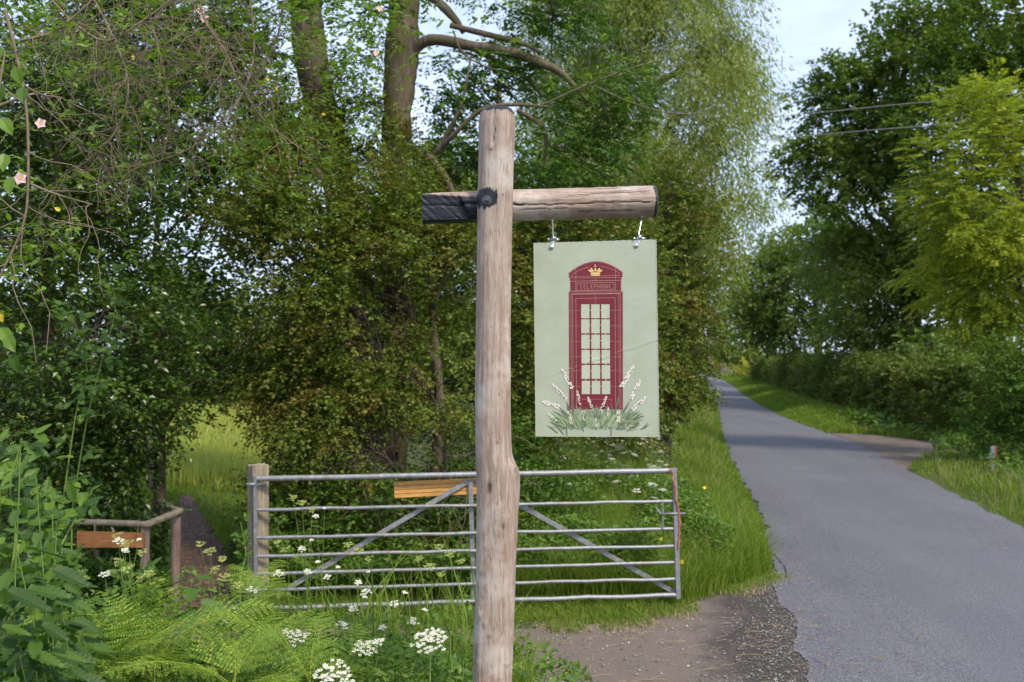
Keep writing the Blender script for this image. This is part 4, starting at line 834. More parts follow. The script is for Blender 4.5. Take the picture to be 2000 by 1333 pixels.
M['goldp'] = plain('gold_paint', (.78, .58, .22), .45, 0, .1)
h1 = .0009; A = Art()
def arch(x0, x1, ys_, ya, yb, n=28, e=0):
    xc = (x0+x1)/2; out = [(x0+(x1-x0)*i/n, ys_-(ys_-ya)*(1-abs(2*i/n-1)**1.9)-1.6*i/n) for i in range(n+1)]
    return out+[(x1, yb-1), (x0, yb)]
# overspray halo first, then the box
A.poly([(x+(x-1164)*.012, y-1.0) for x, y in arch(1112, 1216.5, 534, 512, 543)], h1-.0002, 1)
A.rect(1114.2, 547, 1214.5, 570.5, h1-.0002, 1); A.rect(1111.5, 569.5, 1217.6, 592, h1-.0002, 1); A.rect(1111.5, 592, 1125, 800, h1-.0002, 1); A.rect(1203, 592, 1217.8, 800, h1-.0002, 1)
A.poly(arch(1112.8, 1215.8, 534, 512.8, 542.5), h1, 0)
A.poly([(1112.8, 540), (1215.6, 539), (1214, 547.5), (1115, 548.5)], h1, 0)
A.rect(1115.3, 548.5, 1213.3, 570, h1, 0)
# body as a frame round the window panes, slightly leaning with the board
cols = [(1136, 1152.3), (1155.6, 1172.2), (1175.3, 1191.6)]; rowsy = [(594.8, 621.8), (624, 651.2), (654, 681.2), (683.7, 710.2), (713.2, 740.2), (744, 770)]
def lean(y): return (y-600)/170*1.3
xs_ = [1112.6]+[v for c in cols for v in c]+[1216.6]; 
prev = 571.0
def body(x0, y0, x1, y1): A.rect(x0, y0, x1, y1, h1, 0)
for (ya, yb) in rowsy:
    sft = lean((ya+yb)/2); body(1112.6+.3*sft, prev, 1216.6+.3*sft, ya)
    for ca, cb_ in cols: A.rect(ca+sft-.2, ya-.2, cb_+sft+.2, yb+.2, h1-.0001, 4)
    body(1112.6+.3*sft, ya, cols[0][0]+sft, yb); body(cols[0][1]+sft, ya, cols[1][0]+sft, yb); body(cols[1][1]+sft, ya, cols[2][0]+sft, yb); body(cols[2][1]+sft, ya, 1216.6+.3*sft, yb); prev = yb
body(1113, 770, 1217, 800)
h2 = .0013
for l_ in [[(1117, 537.5), (1133, 528), (1147, 523), (1152, 521.8)], [(1175, 520.5), (1190, 524), (1205, 530), (1211, 534.5), (1211.5, 538.3)], [(1113, 540.8), (1155, 540)], [(1171, 539.6), (1212, 538.3)], [(1114, 543.6), (1215, 542.0)], [(1116, 550), (1213, 548)], [(1114, 569.3), (1215, 567.7)]]:
    A.line(l_, .9, h2, 2)
A.line([(1116, 574.8), (1213, 573.4)], 1.9, h2, 2); A.line([(1125.6, 583.4), (1202.3, 581.8)], .9, h2, 2)
for x0, x1, ya, yb, w in [(1115.8, 1117.3, 574, 798, .8), (1118.8, 1120.6, 577, 798, .9), (1125.6, 1127.0, 583, 797, .9), (1202.3, 1203.4, 582, 795, .9), (1209.2, 1210.5, 575, 797, .8), (1212.2, 1213.6, 574, 798, .8), (1125.4, 1125.6, 521, 571, .8), (1203, 1203.2, 520, 570, .8), (1163.5, 1164.5, 540, 549, .6), (1164.5, 1164.6, 568, 594, .6)]:
    A.line([(x0, ya), (x1, yb)], w, h2, 2)
for y in (606.5, 637, 667.5, 697, 724.5, 755): A.line([(1113, y), (1136, y)], .6, h2, 2); A.line([(1192, y), (1216, y)], .6, h2, 2)
A.line([(1137, 781), (1137, 780.2), (1194.5, 780), (1195, 798)], .7, h2, 2)
# small bridges across the glazing bars
for (ya, yb), (yc, yd) in zip(rowsy[:-1], rowsy[1:]):
    for c0, c1 in cols: xm = (c0+c1)/2+lean(yb); A.rect(xm-.9, yb-.1, xm+.9, yc+.1, h2, 3)
for ya, yb in rowsy:
    for xg in ((cols[0][1]+cols[1][0])/2, (cols[1][1]+cols[2][0])/2): ym = (ya+yb)/2-2; xg += lean(ym); A.rect(xg-1.7, ym-.7, xg+1.7, ym+.7, h2, 3)
A.a.build('painted_telephone_box', [M['redp'], M['redmist'], M['pale'], M['sage'], plain('pane_cream', (.46, .485, .37), .6, 0, .06, 20)], panel, off=off)
# TELEPHONE in its frame, stencil strokes
L_ = Art()
L_.line([(1127.8, 553.4), (1200, 552.0), (1200, 566.3), (1127.8, 567.5), (1127.8, 553.4)], .9, h2, 0)
glyph = {'T': [[(0, 0), (1, 0)], [(.5, 0), (.5, 1)]], 'E': [[(.9, .02), (.3, .08), (.08, .5), (.3, .92), (.9, .98)], [(.12, .5), (.8, .5)]], 'L': [[(.1, 0), (.1, 1), (.9, 1)]],
         'P': [[(.1, 1), (.1, 0), (.75, .02), (.95, .26), (.75, .52), (.1, .54)]], 'H': [[(.05, 0), (.05, 1)], [(.95, 0), (.95, 1)], [(.05, .5), (.95, .5)]],
         'O': [[(.5, 0), (.95, .25), (.95, .75), (.5, 1), (.05, .75), (.05, .25), (.5, 0)]], 'N': [[(.05, 1), (.05, 0), (.95, 1), (.95, 0)]]}
for i, ch in enumerate('TELEPHONE'):
    x = 1133.2+i*7.05; y = 555.9-i*.09
    for st_ in glyph[ch]: L_.line([(x+gx_*4.9, y+gy_*8.4) for gx_, gy_ in st_], 1.0, h2+.0001, 0)
L_.a.build('painted_lettering', M['pale'], panel, off=off)
K = Art(); hk = .0016
K.rect(1155.5, 536.6, 1172.5, 539.3, hk); K.rect(1154.8, 532.6, 1173, 535.8, hk)
for ang, ln in ((-62, 9.5), (-36, 10), (0, 8.5), (36, 10), (62, 9.5)):
    a = math.radians(ang); bx0, by0 = 1163.8+ang*.085, 532; tx, ty = bx0+math.sin(a)*ln*.95, by0-math.cos(a)*ln*.9; nx_, ny_ = math.cos(a)*1.7, math.sin(a)*1.7; mx, my = (bx0+tx)/2, (by0+ty)/2
    K.poly([(bx0, by0), (mx+nx_, my+ny_), (tx+nx_*.7, ty+ny_*.7), (tx, ty-.8), (tx-nx_*.7, ty-ny_*.7), (mx-nx_, my-ny_)], hk)
K.poly([(1163.5+1.7*math.cos(q), 520.2+1.7*math.sin(q)) for q in np.linspace(0, 6.28, 9)[:-1]], hk); K.rect(1162.9, 516.5, 1164.1, 520, hk)
for dx in (-6, -2, 2, 6): K.poly([(1164+dx+.9*math.cos(q), 529+abs(dx)*.2+.9*math.sin(q)) for q in np.linspace(0, 6.28, 7)[:-1]], hk+.0001)
K.a.build('painted_crown', M['goldp'], panel, off=off)
# painted flowers and grass
M['pg1'] = plain('paint_green_deep', (.125, .165, .095), .6); M['pg2'] = plain('paint_green_mid', (.20, .265, .14), .6); M['pg3'] = plain('paint_green_light', (.31, .37, .21), .6)
M['pst'] = plain('paint_stem', (.12, .135, .115), .6); M['pw'] = plain('paint_cream', (.78, .70, .60), .55, 0, .06)
def z2(x, y): return (1030+x/6.667, 660+y/6.667)
K = Art(); rs = np.random.default_rng(3)
def blade(b, t, w, h, m, bend=0):
    b = np.array(b); t = np.array(t); d = t-b; n_ = np.array([-d[1], d[0]]); L = np.linalg.norm(d); n_ = n_/max(L, 1e-6); mid_ = (b+t)/2+n_*bend
    K.poly([b-n_*w*.35, mid_-n_*w*.5, t, mid_+n_*w*.5, b+n_*w*.35], h, m)
for i in range(420):
    bx0 = 470+rs.random()*880; by0 = 1050+rs.random()*150; u = (bx0-910)/440; ln = 90+rs.random()*170; an = u*1.05+rs.normal()*.22
    tx = bx0+math.sin(an)*ln; ty = by0-math.cos(an)*ln*(1-.25*abs(u)); ty = max(ty, 850+abs(u)*60)
    blade(z2(bx0, by0), z2(tx, ty), 1.5+rs.random()*2.4, hk-.0004+.000001*i, int(rs.integers(0, 3)), rs.normal()*1.0)
for b_, t_ in [((400, 1240), (240, 1130)), ((480, 1260), (290, 1060)), ((520, 1275), (500, 1080)), ((740, 1220), (660, 1080)), ((1095, 1280), (1090, 1150)), ((1300, 1210), (1480, 1120)), ((1480, 1190), (1600, 1120)), ((1500, 1180), (1580, 1090)), ((1230, 1200), (1330, 1040))]:
    blade(z2(*b_), z2(*t_), 2.4, hk, 0, 1)
spk = [((455, 400), (590, 665), (600, 1000), 1.5), ((335, 605), (515, 815), (560, 1000), 1.5), ((205, 830), (430, 910), (520, 1010), 1.6), ((275, 990), (390, 1085), (480, 1130), 1), ((535, 945), (585, 1120), (600, 1180), 1.1), ((655, 690), (695, 880), (720, 1000), 1), ((795, 770), (865, 950), (880, 1050), 1), ((1040, 760), (960, 950), (950, 1050), 1), ((1395, 360), (1225, 650), (1140, 1000), 1.5), ((1475, 550), (1350, 800), (1240, 1000), 1.4), ((1550, 765), (1365, 940), (1280, 1050), 1.5), ((1060, 900), (1050, 1040), (1060, 1100), .9), ((1195, 930), (1190, 1110), (1190, 1180), 1.2), ((715, 950), (755, 1080), (770, 1140), .9), ((900, 1040), (905, 1160), (905, 1200), .9), ((1550, 1000), (1460, 1110), (1400, 1160), .8), ((1290, 1080), (1280, 1170), (1280, 1190), .6)]
for tp, en, bs, sz in spk:
    K.line([z2(*tp), z2(*en)], .8*sz, hk+.0003, 3); 
    blade(z2(*bs), z2(*en), 2.2*sz, hk+.0002, 3)
    tp = np.array(tp, float); en = np.array(en, float); L = np.linalg.norm(en-tp); d = (en-tp)/L; n_ = np.array([-d[1], d[0]]); k = int(L/13)
    for i in range(k):
        for sg in (-1, 1):
            if rs.random() < .22: continue
            u = i/k; c = tp+d*(u*L+rs.random()*8)+n_*sg*(4+8*rs.random())*min(1, u*3+.3)*sz*1.1; rr2 = (5.0+5*rs.random())*sz*1.0
            K.poly([z2(c[0]+rr2*math.cos(q)*1.1, c[1]+rr2*math.sin(q)*.85) for q in np.linspace(0, 6.28, 7)[:-1]], hk+.0004+.000002*i, 4)
K.line([(1042.6, 476), (1046.6, 852.4), (1287.4, 852.8)], 1.0, .0012, 5); K.line([(1281.4, 469), (1287.4, 852)], .9, .0012, 5)
K.a.build('painted_flowers', [M['pg1'], M['pg2'], M['pg3'], M['pst'], M['pw'], plain('worn_edge', (.50, .48, .36), .7)], panel, off=off)
# metal fittings
def torus(c, R_, r_, nrm_, k=16, q=7, a0=0, a1=2*PI):
    f = nrm(np.array(nrm_, float)); a = nrm(np.cross(f, [0, 0, 1.]) if abs(f[2]) < .9 else np.array([1., 0, 0])); b = np.cross(f, a)
    th = np.linspace(a0, a1, k); P = c+(a[None]*np.cos(th)[:, None]+b[None]*np.sin(th)[:, None])*R_; return tubes(P, np.full(k, r_), q)
def sphere(c, r, sc=(1, 1, 1), k=12, q=8):
    th = np.arange(k)/k*2*PI; ph = np.linspace(0, PI, q); P = np.stack([np.sin(ph)[:, None]*np.cos(th)[None], np.sin(ph)[:, None]*np.sin(th)[None], np.cos(ph)[:, None]+0*th[None]], -1)*r*np.array(sc)+c
    i = np.arange(q-1)[:, None]*k+np.arange(k)[None]; j2 = np.arange(q-1)[:, None]*k+(np.arange(k)[None]+1) % k; return P.reshape(-1, 3), np.stack([i, i+k, j2+k, j2], -1).reshape(-1, 4)
for (hx0, hy0), (hx1, hy1), (bx1, by1), dd in [((1079, 427), (1080, 461), (1078, 483), 3.668), ((1254, 422), (1247.5, 459), (1243.5, 480), 3.625)]:
    A = Acc(); p0 = W(hx0, hy0, 3.66); p1 = W(hx1, hy1, dd); e0 = empty  # hook
    P = spline([p0+[0, 0, .02], p0, p0*.5+p1*.5, p1, p1+[.006, 0, -.008], p1+[.011, 0, -.002]], 24); A.add(*tubes(P, np.full(24, .0028), 8)); A.add(*torus(p0+[0, 0, -.004], .006, .002, (0, 0, 1)))
    A.build('hook', M['chrome'], hs, True, off=off)
    A = Acc(); b1 = S(np.array(bx1), np.array(by1), .002); top_ = p1+[0, 0, -.004]
    A.add(*torus(top_+[0, 0, -.006], .009, .0028, (1, .25, 0))); A.add(*torus(top_+[0, .0, -.014], .008, .0025, (.2, 1, 0)))
    for s_ in (-1, 1): A.add(*tubes(np.array([top_+[s_*.009-.004, -.002, -.008], top_+[s_*.022+.002, -.002, -.010]]), [.0045, .0042], 8, True))
    A.add(*tubes(np.array([top_+[0, 0, -.016], [top_[0], top_[1]+.0, b1[2]+.008]]), [.004, .004], 8))
    A.build('shackle', M['chrome'], hs, True, off=off)
    A = Acc(); A.add(*sphere(b1, .0093, (1, .45, 1), 18, 10)); A.add(*sphere(b1+[0, -.0035, 0], .0028, (1, .6, 1), 6, 5)); A.build('bolt_head', M['chrome'], hs, True, off=off)

# ---------------------------------------------------------------- the field gate
def Q_(px, py, o=0.0): return W(px, py, 8.6+(px-500)/825*.30+o)
gr = empty('field_gate', Q_(505, 1200), 'galvanised seven-bar farm gate closed across the gateway behind the post', 'gate'); off = np.array(gr.location)
rails = [(935.5, 919.5, .0245), (996, 979.5, .0155), (1051, 1033, .0155), (1087, 1066.5, .0155), (1121.5, 1099, .0155), (1153, 1131, .0155), (1189, 1162.5, .0215)]
for yl_, yr_, r in rails:
    P = curves(np.array([Q_(499, yl_)]), np.array([Q_(1321, yr_)]), 24, .0004 if r > .02 and yl_ < 1000 else .0010)[0]; V, T = tubes(P, np.full(24, r), 14); Acc().add(V, T).build('rail', M['galv'], gr, True, off=off)
def flatbar(name, a, b, w, th_, mat, parent, off_, up=None, bev=.002):
    """rectangular bar from a to b, w wide across, th_ thick towards the viewer, chamfered"""
    a = np.array(a); b = np.array(b); d = nrm(b-a); f = np.array([0, 1., 0]); s = nrm(np.cross(d, f)); f = np.cross(s, d)
    prof = [(-w/2+bev, -th_/2), (w/2-bev, -th_/2), (w/2, -th_/2+bev), (w/2, th_/2-bev), (w/2-bev, th_/2), (-w/2+bev, th_/2), (-w/2, th_/2-bev), (-w/2, -th_/2+bev)]
    V = []; 
    for p in (a, b): V += [p+s*x+f*y for x, y in prof]
    T = [(i, (i+1) % 8, 8+(i+1) % 8) for i in range(8)]+[(i, 8+(i+1) % 8, 8+i) for i in range(8)]+[(0, i+1, i) for i in range(1, 7)]+[(8, 8+i, 9+i) for i in range(1, 7)]
    o = Acc().add(np.array(V), T).build(name, mat, parent, off=off_); return o
flatbar('hinge_stile', Q_(499, 930), Q_(500.5, 1197), .028, .05, M['galv'], gr, off)
flatbar('latch_stile', Q_(1316.5, 914.5), Q_(1324.5, 1169), .040, .05, M['galv'], gr, off)
flatbar('centre_bar', Q_(919, 939, .028), Q_(925, 1180, .028), .040, .008, M['galv'], gr, off)
flatbar('brace', Q_(915, 940, .037), Q_(556, 1153, .037), .042, .007, M['galv'], gr, off)
flatbar('brace', Q_(929, 938, .037), Q_(1322, 1160, .037), .042, .007, M['galv'], gr, off)
A = Acc(); A.add(*tubes(np.array([Q_(1294.5, 979, -.02), Q_(1294.5, 1034, -.02)]), [.007, .007], 8)); P = spline([Q_(1280, 991, -.03), Q_(1286, 999, -.03), Q_(1291, 1004, -.03)], 8); A.add(*tubes(P, np.full(8, .009), 8)); A.add(*tubes(np.array([Q_(1290, 1004, -.03), Q_(1338.5, 1003, -.03)]), [.009, .009], 8, True)); A.build('latch', M['galv'], gr, True, off=off)
A = Acc()
A.add(*tubes(np.array([Q_(500, 946, .0), Q_(520, 946, .03)]), [.011, .011], 8, True)); A.add(*tubes(np.array([Q_(482, 946.5, -.02), Q_(500, 946.5, -.02)]), [.014, .014], 8, True)); A.build('hinge', M['galv'], gr, True, off=off)
# orange twine wound on the latch end
P = spline([Q_(1305, 921, -.035), Q_(1311, 917, -.04), Q_(1313, 935, -.04), Q_(1318, 952, -.04), Q_(1320, 975, -.04), Q_(1325, 1000, -.035), Q_(1327, 1030, -.03), Q_(1325, 1072, -.035)], 50)
o = Acc().add(*tubes(P, np.full(50, .006)*(1+.15*rng.normal(size=50)), 7)).add(*tubes(P+rng.normal(size=P.shape)*.004+[.006, -.004, 0], np.full(50, .004), 6)).build('twine', plain('faded_twine', (.42, .16, .10), .9, 0, .3, 60), None, True)
bs = P[0]; o.location = tuple(bs); 
co = np.empty(len(o.data.vertices)*3, np.float32); o.data.vertices.foreach_get('co', co); co = co.reshape(-1, 3)-bs; o.data.vertices.foreach_set('co', co.astype(np.float32).ravel()); o.data.update()
tag(o, 'faded orange twine tied round the latch end of the farm gate', 'twine')
# board wired under the top rail
bo = empty('wooden_board', Q_(860, 955, .06), 'varnished orange-brown grooved board hung under the gate top rail, left of the post', 'board'); off = np.array(bo.location)
tl, tr_, bl_, br_ = [np.array(v) for v in (Q_(769, 942, .06), Q_(990, 932, .06), Q_(771, 973.5, .06), Q_(990, 962.5, .06))]
A = Acc(); nrow = 33
for k in range(4):
    for pc in ((k+.065)/4, (k+.935)/4),:
        u0, u1 = pc; q = [tl*(1-u0)+bl_*u0, tr_*(1-u0)+br_*u0, tr_*(1-u1)+br_*u1, tl*(1-u1)+bl_*u1]; bk = [v+[0, .022, 0] for v in q]
        A.add(np.array(q+bk), [(0, 1, 2, 3), (4, 7, 6, 5), (0, 4, 5, 1), (3, 2, 6, 7), (0, 3, 7, 4), (1, 5, 6, 2)])
q = [tl+[0.004, .010, -.003], tr_+[-.004, .010, -.003], br_+[-.004, .010, .003], bl_+[.004, .010, .003]]; A.add(np.array(q), [(0, 1, 2, 3)], .5, 1)  # dark backing sheet behind the slats, groove shade put into its colour
A.build('planks', [M['board'], plain('painted_groove_shadow', (.06, .03, .015), .9)], bo, off=off)
for xw in (776, 985):
    A = Acc(); A.add(*tubes(spline([Q_(xw, 948, .05), Q_(xw+.5, 938, .03), Q_(xw, 928, -.028), Q_(xw+1, 924, .0), Q_(xw, 935, .05)], 16), np.full(16, .0018), 5))
    A.build('wire', M['iron'], bo, True, off=off)

# gate post
gp = W(504, 908, 8.72); e = empty('gate_post', gp*[1, 1, 0], 'weathered square wooden gate post at the hinge side of the farm gate', 'post'); off = np.array(e.location)
s = .072; A = Acc(); ang = math.radians(33); zr = np.linspace(-.1, gp[2], 40); ks = 32; V = []
for zi, z in enumerate(zr):
    for q in range(ks):
        u = q/ks*4; sd = int(u); f = u-sd; cn = [(-1, -1), (1, -1), (1, 1), (-1, 1)]; a0 = cn[sd]; a1 = cn[(sd+1) % 4]; x = a0[0]*(1-f)+a1[0]*f; y = a0[1]*(1-f)+a1[1]*f
        g = 1+.02*rng.normal()*(0.6); g -= .10*(abs(f-.5) < .04)*(sd == 3)
        x *= s*g; y *= s*g; V.append((gp[0]+x*math.cos(ang)-y*math.sin(ang), gp[1]+x*math.sin(ang)+y*math.cos(ang), z+(.006*rng.normal() if zi == 39 else 0)))
n0 = 40*ks; V.append((gp[0], gp[1], gp[2]+.004)); j = np.arange(ks); jn = (j+1) % ks
T = np.concatenate([np.stack([r_*ks+j, r_*ks+jn, (r_+1)*ks+jn, (r_+1)*ks+j], -1) for r_ in range(39)]); A.add(np.array(V), T); A.T[-1] = np.concatenate([A.T[-1], np.stack([39*ks+j, 39*ks+jn, np.full(ks, n0)], -1)]); A.M[-1] = np.zeros(len(A.T[-1]))
A.build('timber', M['oldpost'], e, off=off)
flatbar('hinge_band', W(481, 946, 8.60), W(506, 947, 8.56), .022, .006, M['galv'], e, off)

# rustic handrail by the chip path
fr_ = empty('handrail_fence', G(285, 1212), 'low rustic round-pole handrail turning beside the chip path', 'fence'); off = np.array(fr_.location)
def pole(name, pts, r, mat, k=14, m=14, cap=True):
    P = spline([W(*p) for p in pts], m); V, T = tubes(P, r*(1+.03*rng.normal(size=m)), k, cap); return Acc().add(V, T).build(name, mat, fr_, True, off=off)
pole('post', [(283, 1030, 8.55), (284, 1110, 8.55), (285, 1222, 8.55)], .038, M['fpost']); pole('post', [(344, 1006, 9.05), (343, 1100, 9.05), (341, 1195, 9.05)], .043, M['fpost']); pole('post', [(186, 960, 9.3), (187, 1040, 9.3), (190, 1180, 9.3)], .022, M['fpost'])
pole('rail', [(120, 1019, 8.6), (200, 1021, 8.57), (291, 1024.5, 8.5)], .027, M['rail']); pole('rail', [(287, 1025, 8.5), (320, 1012, 8.75), (353, 998, 9.05)], .031, M['rail']); pole('rail', [(352, 1001, 9.05), (330, 990, 9.8), (306, 975, 10.8)], .030, M['rail'])
bo = empty('wooden_board', W(220, 1055, 8.48), 'reddish-brown stained board hung below the rustic handrail at the left', 'board'); off = np.array(bo.location)
q = [W(150, 1038, 8.5), W(279, 1041.5, 8.46), W(279, 1070, 8.46), W(150, 1070, 8.5)]; bk = [v+[0, .02, 0] for v in q]
Acc().add(np.array(q+bk), [(0, 1, 2, 3), (4, 7, 6, 5), (0, 4, 5, 1), (3, 2, 6, 7), (0, 3, 7, 4), (1, 5, 6, 2)]).build('plank', M['redboard'], bo, off=off)
cordm = plain('hemp_cord', (.30, .23, .12), .9)
for xw in (269, 185): A = Acc(); A.add(*tubes(spline([W(xw, 1044, 8.44), W(xw+.5, 1028, 8.44), W(xw, 1016, 8.5), W(xw-.5, 1026, 8.56), W(xw, 1043, 8.5)], 14), np.full(14, .003), 5)); A.build('cord', cordm, bo, True, off=off)

# red and white marker post on the right verge
mp = W(1942, 915, 19.3); e = empty('marker_post', mp*[1, 1, 0]+[0, 0, .0], 'short red and white marker post in the right verge grass', 'marker post'); off = np.array(e.location)
z0 = float(hgt(mp[0], mp[1])); zt_ = z0+.55
for nm, x0, x1, c_ in (('white_face', -.055, -.006, (.28, .30, .34)), ('red_face', -.006, .05, (.22, .05, .035))):
    A = Acc(); q = [(mp[0]+x0, mp[1]-(.0 if x0 < -.03 else .03), z0-.05), (mp[0]+x1, mp[1]-(.03 if x1 < .03 else 0), z0-.05), (mp[0]+x1, mp[1]-(.03 if x1 < .03 else 0), zt_), (mp[0]+x0, mp[1]-(.0 if x0 < -.03 else .03), zt_-(.02 if x0 < -.03 else 0))]
    bk = [(v[0], v[1]+.05, v[2]) for v in q]; A.add(np.array(q+bk), [(0, 1, 2, 3), (4, 7, 6, 5), (0, 4, 5, 1), (3, 2, 6, 7), (0, 3, 7, 4), (1, 5, 6, 2)]); A.build(nm, plain(nm+'_paint', c_, .5), e, off=off)

# overhead cables and the pole at the far end of the lane
for lb, pts in (('upper of two overhead cables crossing the sky gap above the lane', [(1120, 262, 44), (1440, 236, 38), (1740, 206, 32), (1850, 196, 30), (2150, 166, 26)]), ('lower of two overhead cables crossing the sky gap above the lane', [(1120, 300, 44), (1450, 276, 38), (1640, 260, 34), (1860, 241, 30), (2150, 210, 26)])):
    P = spline([W(*p) for p in pts], 40); b = P[0]; o = Acc().add(*tubes(P-b, np.full(40, .014), 6)).build('overhead_cable', plain('cable_sheath', (.34, .31, .29), .5), None, True); o.location = tuple(b); tag(o, lb, 'cable', 'overhead cables')
b = W(1388, 740, 118); b[2] = 0; e = empty('utility_pole', b, 'slender wooden utility pole at the far end of the lane', 'utility pole'); off = np.array(b)
tp = W(1385.5, 672, 118); Acc().add(*tubes(np.array([b, tp]), [.17, .12], 10, True)).build('shaft', M['barkp'], e, True, off=off)
Acc().add(*tubes(np.array([tp+[-.6, 0, -.5], tp+[.6, 0, -.5]]), [.06, .06], 6, True)).build('cross_arm', M['bark2'], e, True, off=off)
Acc().add(*tubes(np.array([tp+[0, -.12, -.3], tp+[0, -.12, .1]]), [.05, .05], 6, True)).build('insulator', M['chrome'], e, True, off=off)

# ---------------------------------------------------------------- ferns
def frond(L=.7, wmax=.22, curl=.9, seed=0):
    """bracken frond growing along +x, tip curving down"""
    rs = np.random.default_rng(seed); A = Acc(); ph = .95
    n = 60; s = np.linspace(0, 1, n); an = ph-s*curl; X_ = np.concatenate([[0], np.cumsum(np.cos(an[:-1]))])/n*L; Z_ = np.concatenate([[0], np.cumsum(np.sin(an[:-1]))])/n*L
    P = np.stack([X_, .03*np.sin(s*3+seed)*s, Z_], -1)
    A.add(*tubes(P, np.linspace(.0035, .0008, n), 5), .9)
    np_ = 15
    for i in range(np_):
        u = .25+.72*i/np_; w = wmax*(1-((u-.25)/.76))**.7*(.9+.2*rs.random()); k = int(u*(n-1)); p = P[k]; t_ = nrm(P[min(k+1, n-1)]-P[k-1]); up_ = np.array([-t_[2], 0, t_[0]])
        for sg in (-1, 1):
            d = nrm(t_*.5+np.array([0, sg, 0])*1.0+up_*(-.10+.08*rs.normal())); m = max(4, int(11*(w/wmax))+2); q = (np.arange(m)+.5)/m; c = p+d[None]*(q*w)[:, None]+np.array([0, 0, -.14])*(q**2*w)[:, None]
            pl = (.023*(w/wmax)**.5)*(1-q)**.55+.004; A.add(*tubes(np.stack([c[0], c[m//2], c[-1]])[None], np.array([[.0012, .0009, .0004]]), 3), .9)
            for s2 in (-1, 1):
                e_ = nrm(np.cross(up_, d))*s2; D = e_[None]*.95+d[None]*.5+rs.normal(size=(m, 3))*.05
                A.add(*leaves(T_DIA, c, D, np.tile(up_, (m, 1))+rs.normal(size=(m, 3))*.08, pl, np.minimum(w/m*1.25, .016), np.clip(.45+.3*rs.normal(size=m), 0, 1)))
            A.add(*leaves(T_DIA, c[-1:], d[None], up_[None], .02, .008, np.array([.5])))
    return A
fm = []
for i, (L, w, cu) in enumerate([(.72, .24, 1.25), (.6, .21, 1.6), (.82, .23, 1.1)]):
    o = frond(L, w, cu, i).build('frond', M['fern']); fm.append(o.data); bpy.data.objects.remove(o)
def fern(px, py, d, lb, n=5, s=1.0, fr=None):
    """(px,py): where the heart of the plant shows; it stands on the bank below"""
    c = W(px, py, d); zg = float(hgt(c[0], c[1])); e = empty('fern', (c[0], c[1], zg), lb, 'fern', 'bracken ferns in the foreground'); hgt_ = max(.05, c[2]-zg)
    Acc().add(*tubes(np.array([[0, 0, -.02], [.01, 0, hgt_*.5], [0, 0, hgt_]]), [.006, .005, .004], 6)).build('stem', M['stalk'], e, True)
    for i in range(n):
        o = bpy.data.objects.new('frond', fm[(i+int(px)) % 3]); C.objects.link(o); o.parent = e; o.location = (0, 0, hgt_*(.75+.25*random.random()))
        az = (fr[i] if fr else i/n*2*PI+random.random()*.9); o.rotation_euler = (random.uniform(-.3, .3), random.uniform(-.45, .25), az); q = s*random.uniform(.6, .98); o.scale = (q, q, q)
ferns = [(180, 1255, 4.3, 'bracken leaning left in front of the nettles', 5, .8), (300, 1290, 3.8, 'bracken with long fronds in the middle of the foreground patch', 6, .9), (520, 1265, 4.6, 'bracken with pale fronds below the hinge end of the gate', 5, .8), (610, 1340, 3.9, 'bracken between the two lowest white flower heads and the patch', 5, .8), (60, 1300, 3.8, 'bracken at the left edge under the broad leaves', 5, .75), (455, 1330, 3.6, 'bracken frond fan at the bottom edge, nearest the camera', 5, .8),
         (225, 1310, 4.0, 'tall bright bracken below the handrail board, leftmost large fern', 6, .9), (330, 1370, 4.3, 'bracken with a frond spreading right below the handrail posts', 5, .85), (120, 1390, 3.6, 'bracken in the bottom left corner under the nettles', 5, .8),
         (505, 1180, 6.0, 'upright bracken growing through the hinge end of the gate', 6, .8), (560, 1350, 4.9, 'bracken arching below the left end of the gate', 5, .8), (430, 1400, 4.0, 'broad flat bracken at the bottom edge below the chip path', 5, .85),
         (700, 1390, 4.3, 'deep green bracken beside the lowest white flower head', 5, .8), (860, 1430, 4.2, 'bracken tucked in at the left foot of the sign post', 4, .75),
         (400, 1300, 5.4, 'fern standing just right of the second handrail post', 4, .6), (280, 1250, 5.0, 'yellow-green fern in front of the nearer handrail post', 4, .65)]
for f in ferns: fern(*f)

# ---------------------------------------------------------------- white umbellifers
def umbel(c, R_, n=16, fl=9, fr=.0045, f=(0, -.45, 1), dome=.25, rs=None):
    """flat head of small flower clusters on rays; returns (flowers, rays)"""
    f = nrm(np.array(f, float)); a = nrm(np.cross(f, [0, 1., .2])); b = np.cross(f, a); Fl = Acc(); Ra = Acc(); g = 2.39996
    cs_ = []
    for i in range(n):
        r = R_*math.sqrt((i+.5)/n); th = i*g; cs_.append(c+a*r*math.cos(th)+b*r*math.sin(th)+f*(R_*.5-dome*r*r/R_))
    cs_ = np.array(cs_)+rng.normal(size=(n, 3))*R_*.09; cs_ = cs_[rng.random(n) > .08]; n = len(cs_); rays = np.stack([np.tile(c, (n, 1)), (c+cs_)/2-f*R_*.08, cs_-f*.003], 1); Ra.add(*tubes(rays, np.full((n, 3), max(.0007, R_*.012)), 3))
    q = R_/math.sqrt(n)*.92; P = []
    for p in cs_:
        q1 = q*(.7+.6*rng.random())
        for j in range(fl):
            r = q1*math.sqrt((j+.5)/fl); th = j*g+rng.random(); P.append(p+a*r*math.cos(th)+b*r*math.sin(th)+f*rng.random()*q*.25)
    P = np.array(P); m = len(P)
    for k in range(4):
        th = k*PI/2+rng.random(m)*.8; D = a[None]*np.cos(th)[:, None]+b[None]*np.sin(th)[:, None]; Fl.add(*leaves(T_DIA, P, D+f*.15, np.tile(f, (m, 1))+rdir(m)*.25, fr*(.8+.5*rng.random(m)), fr*.9))
    return Fl, Ra
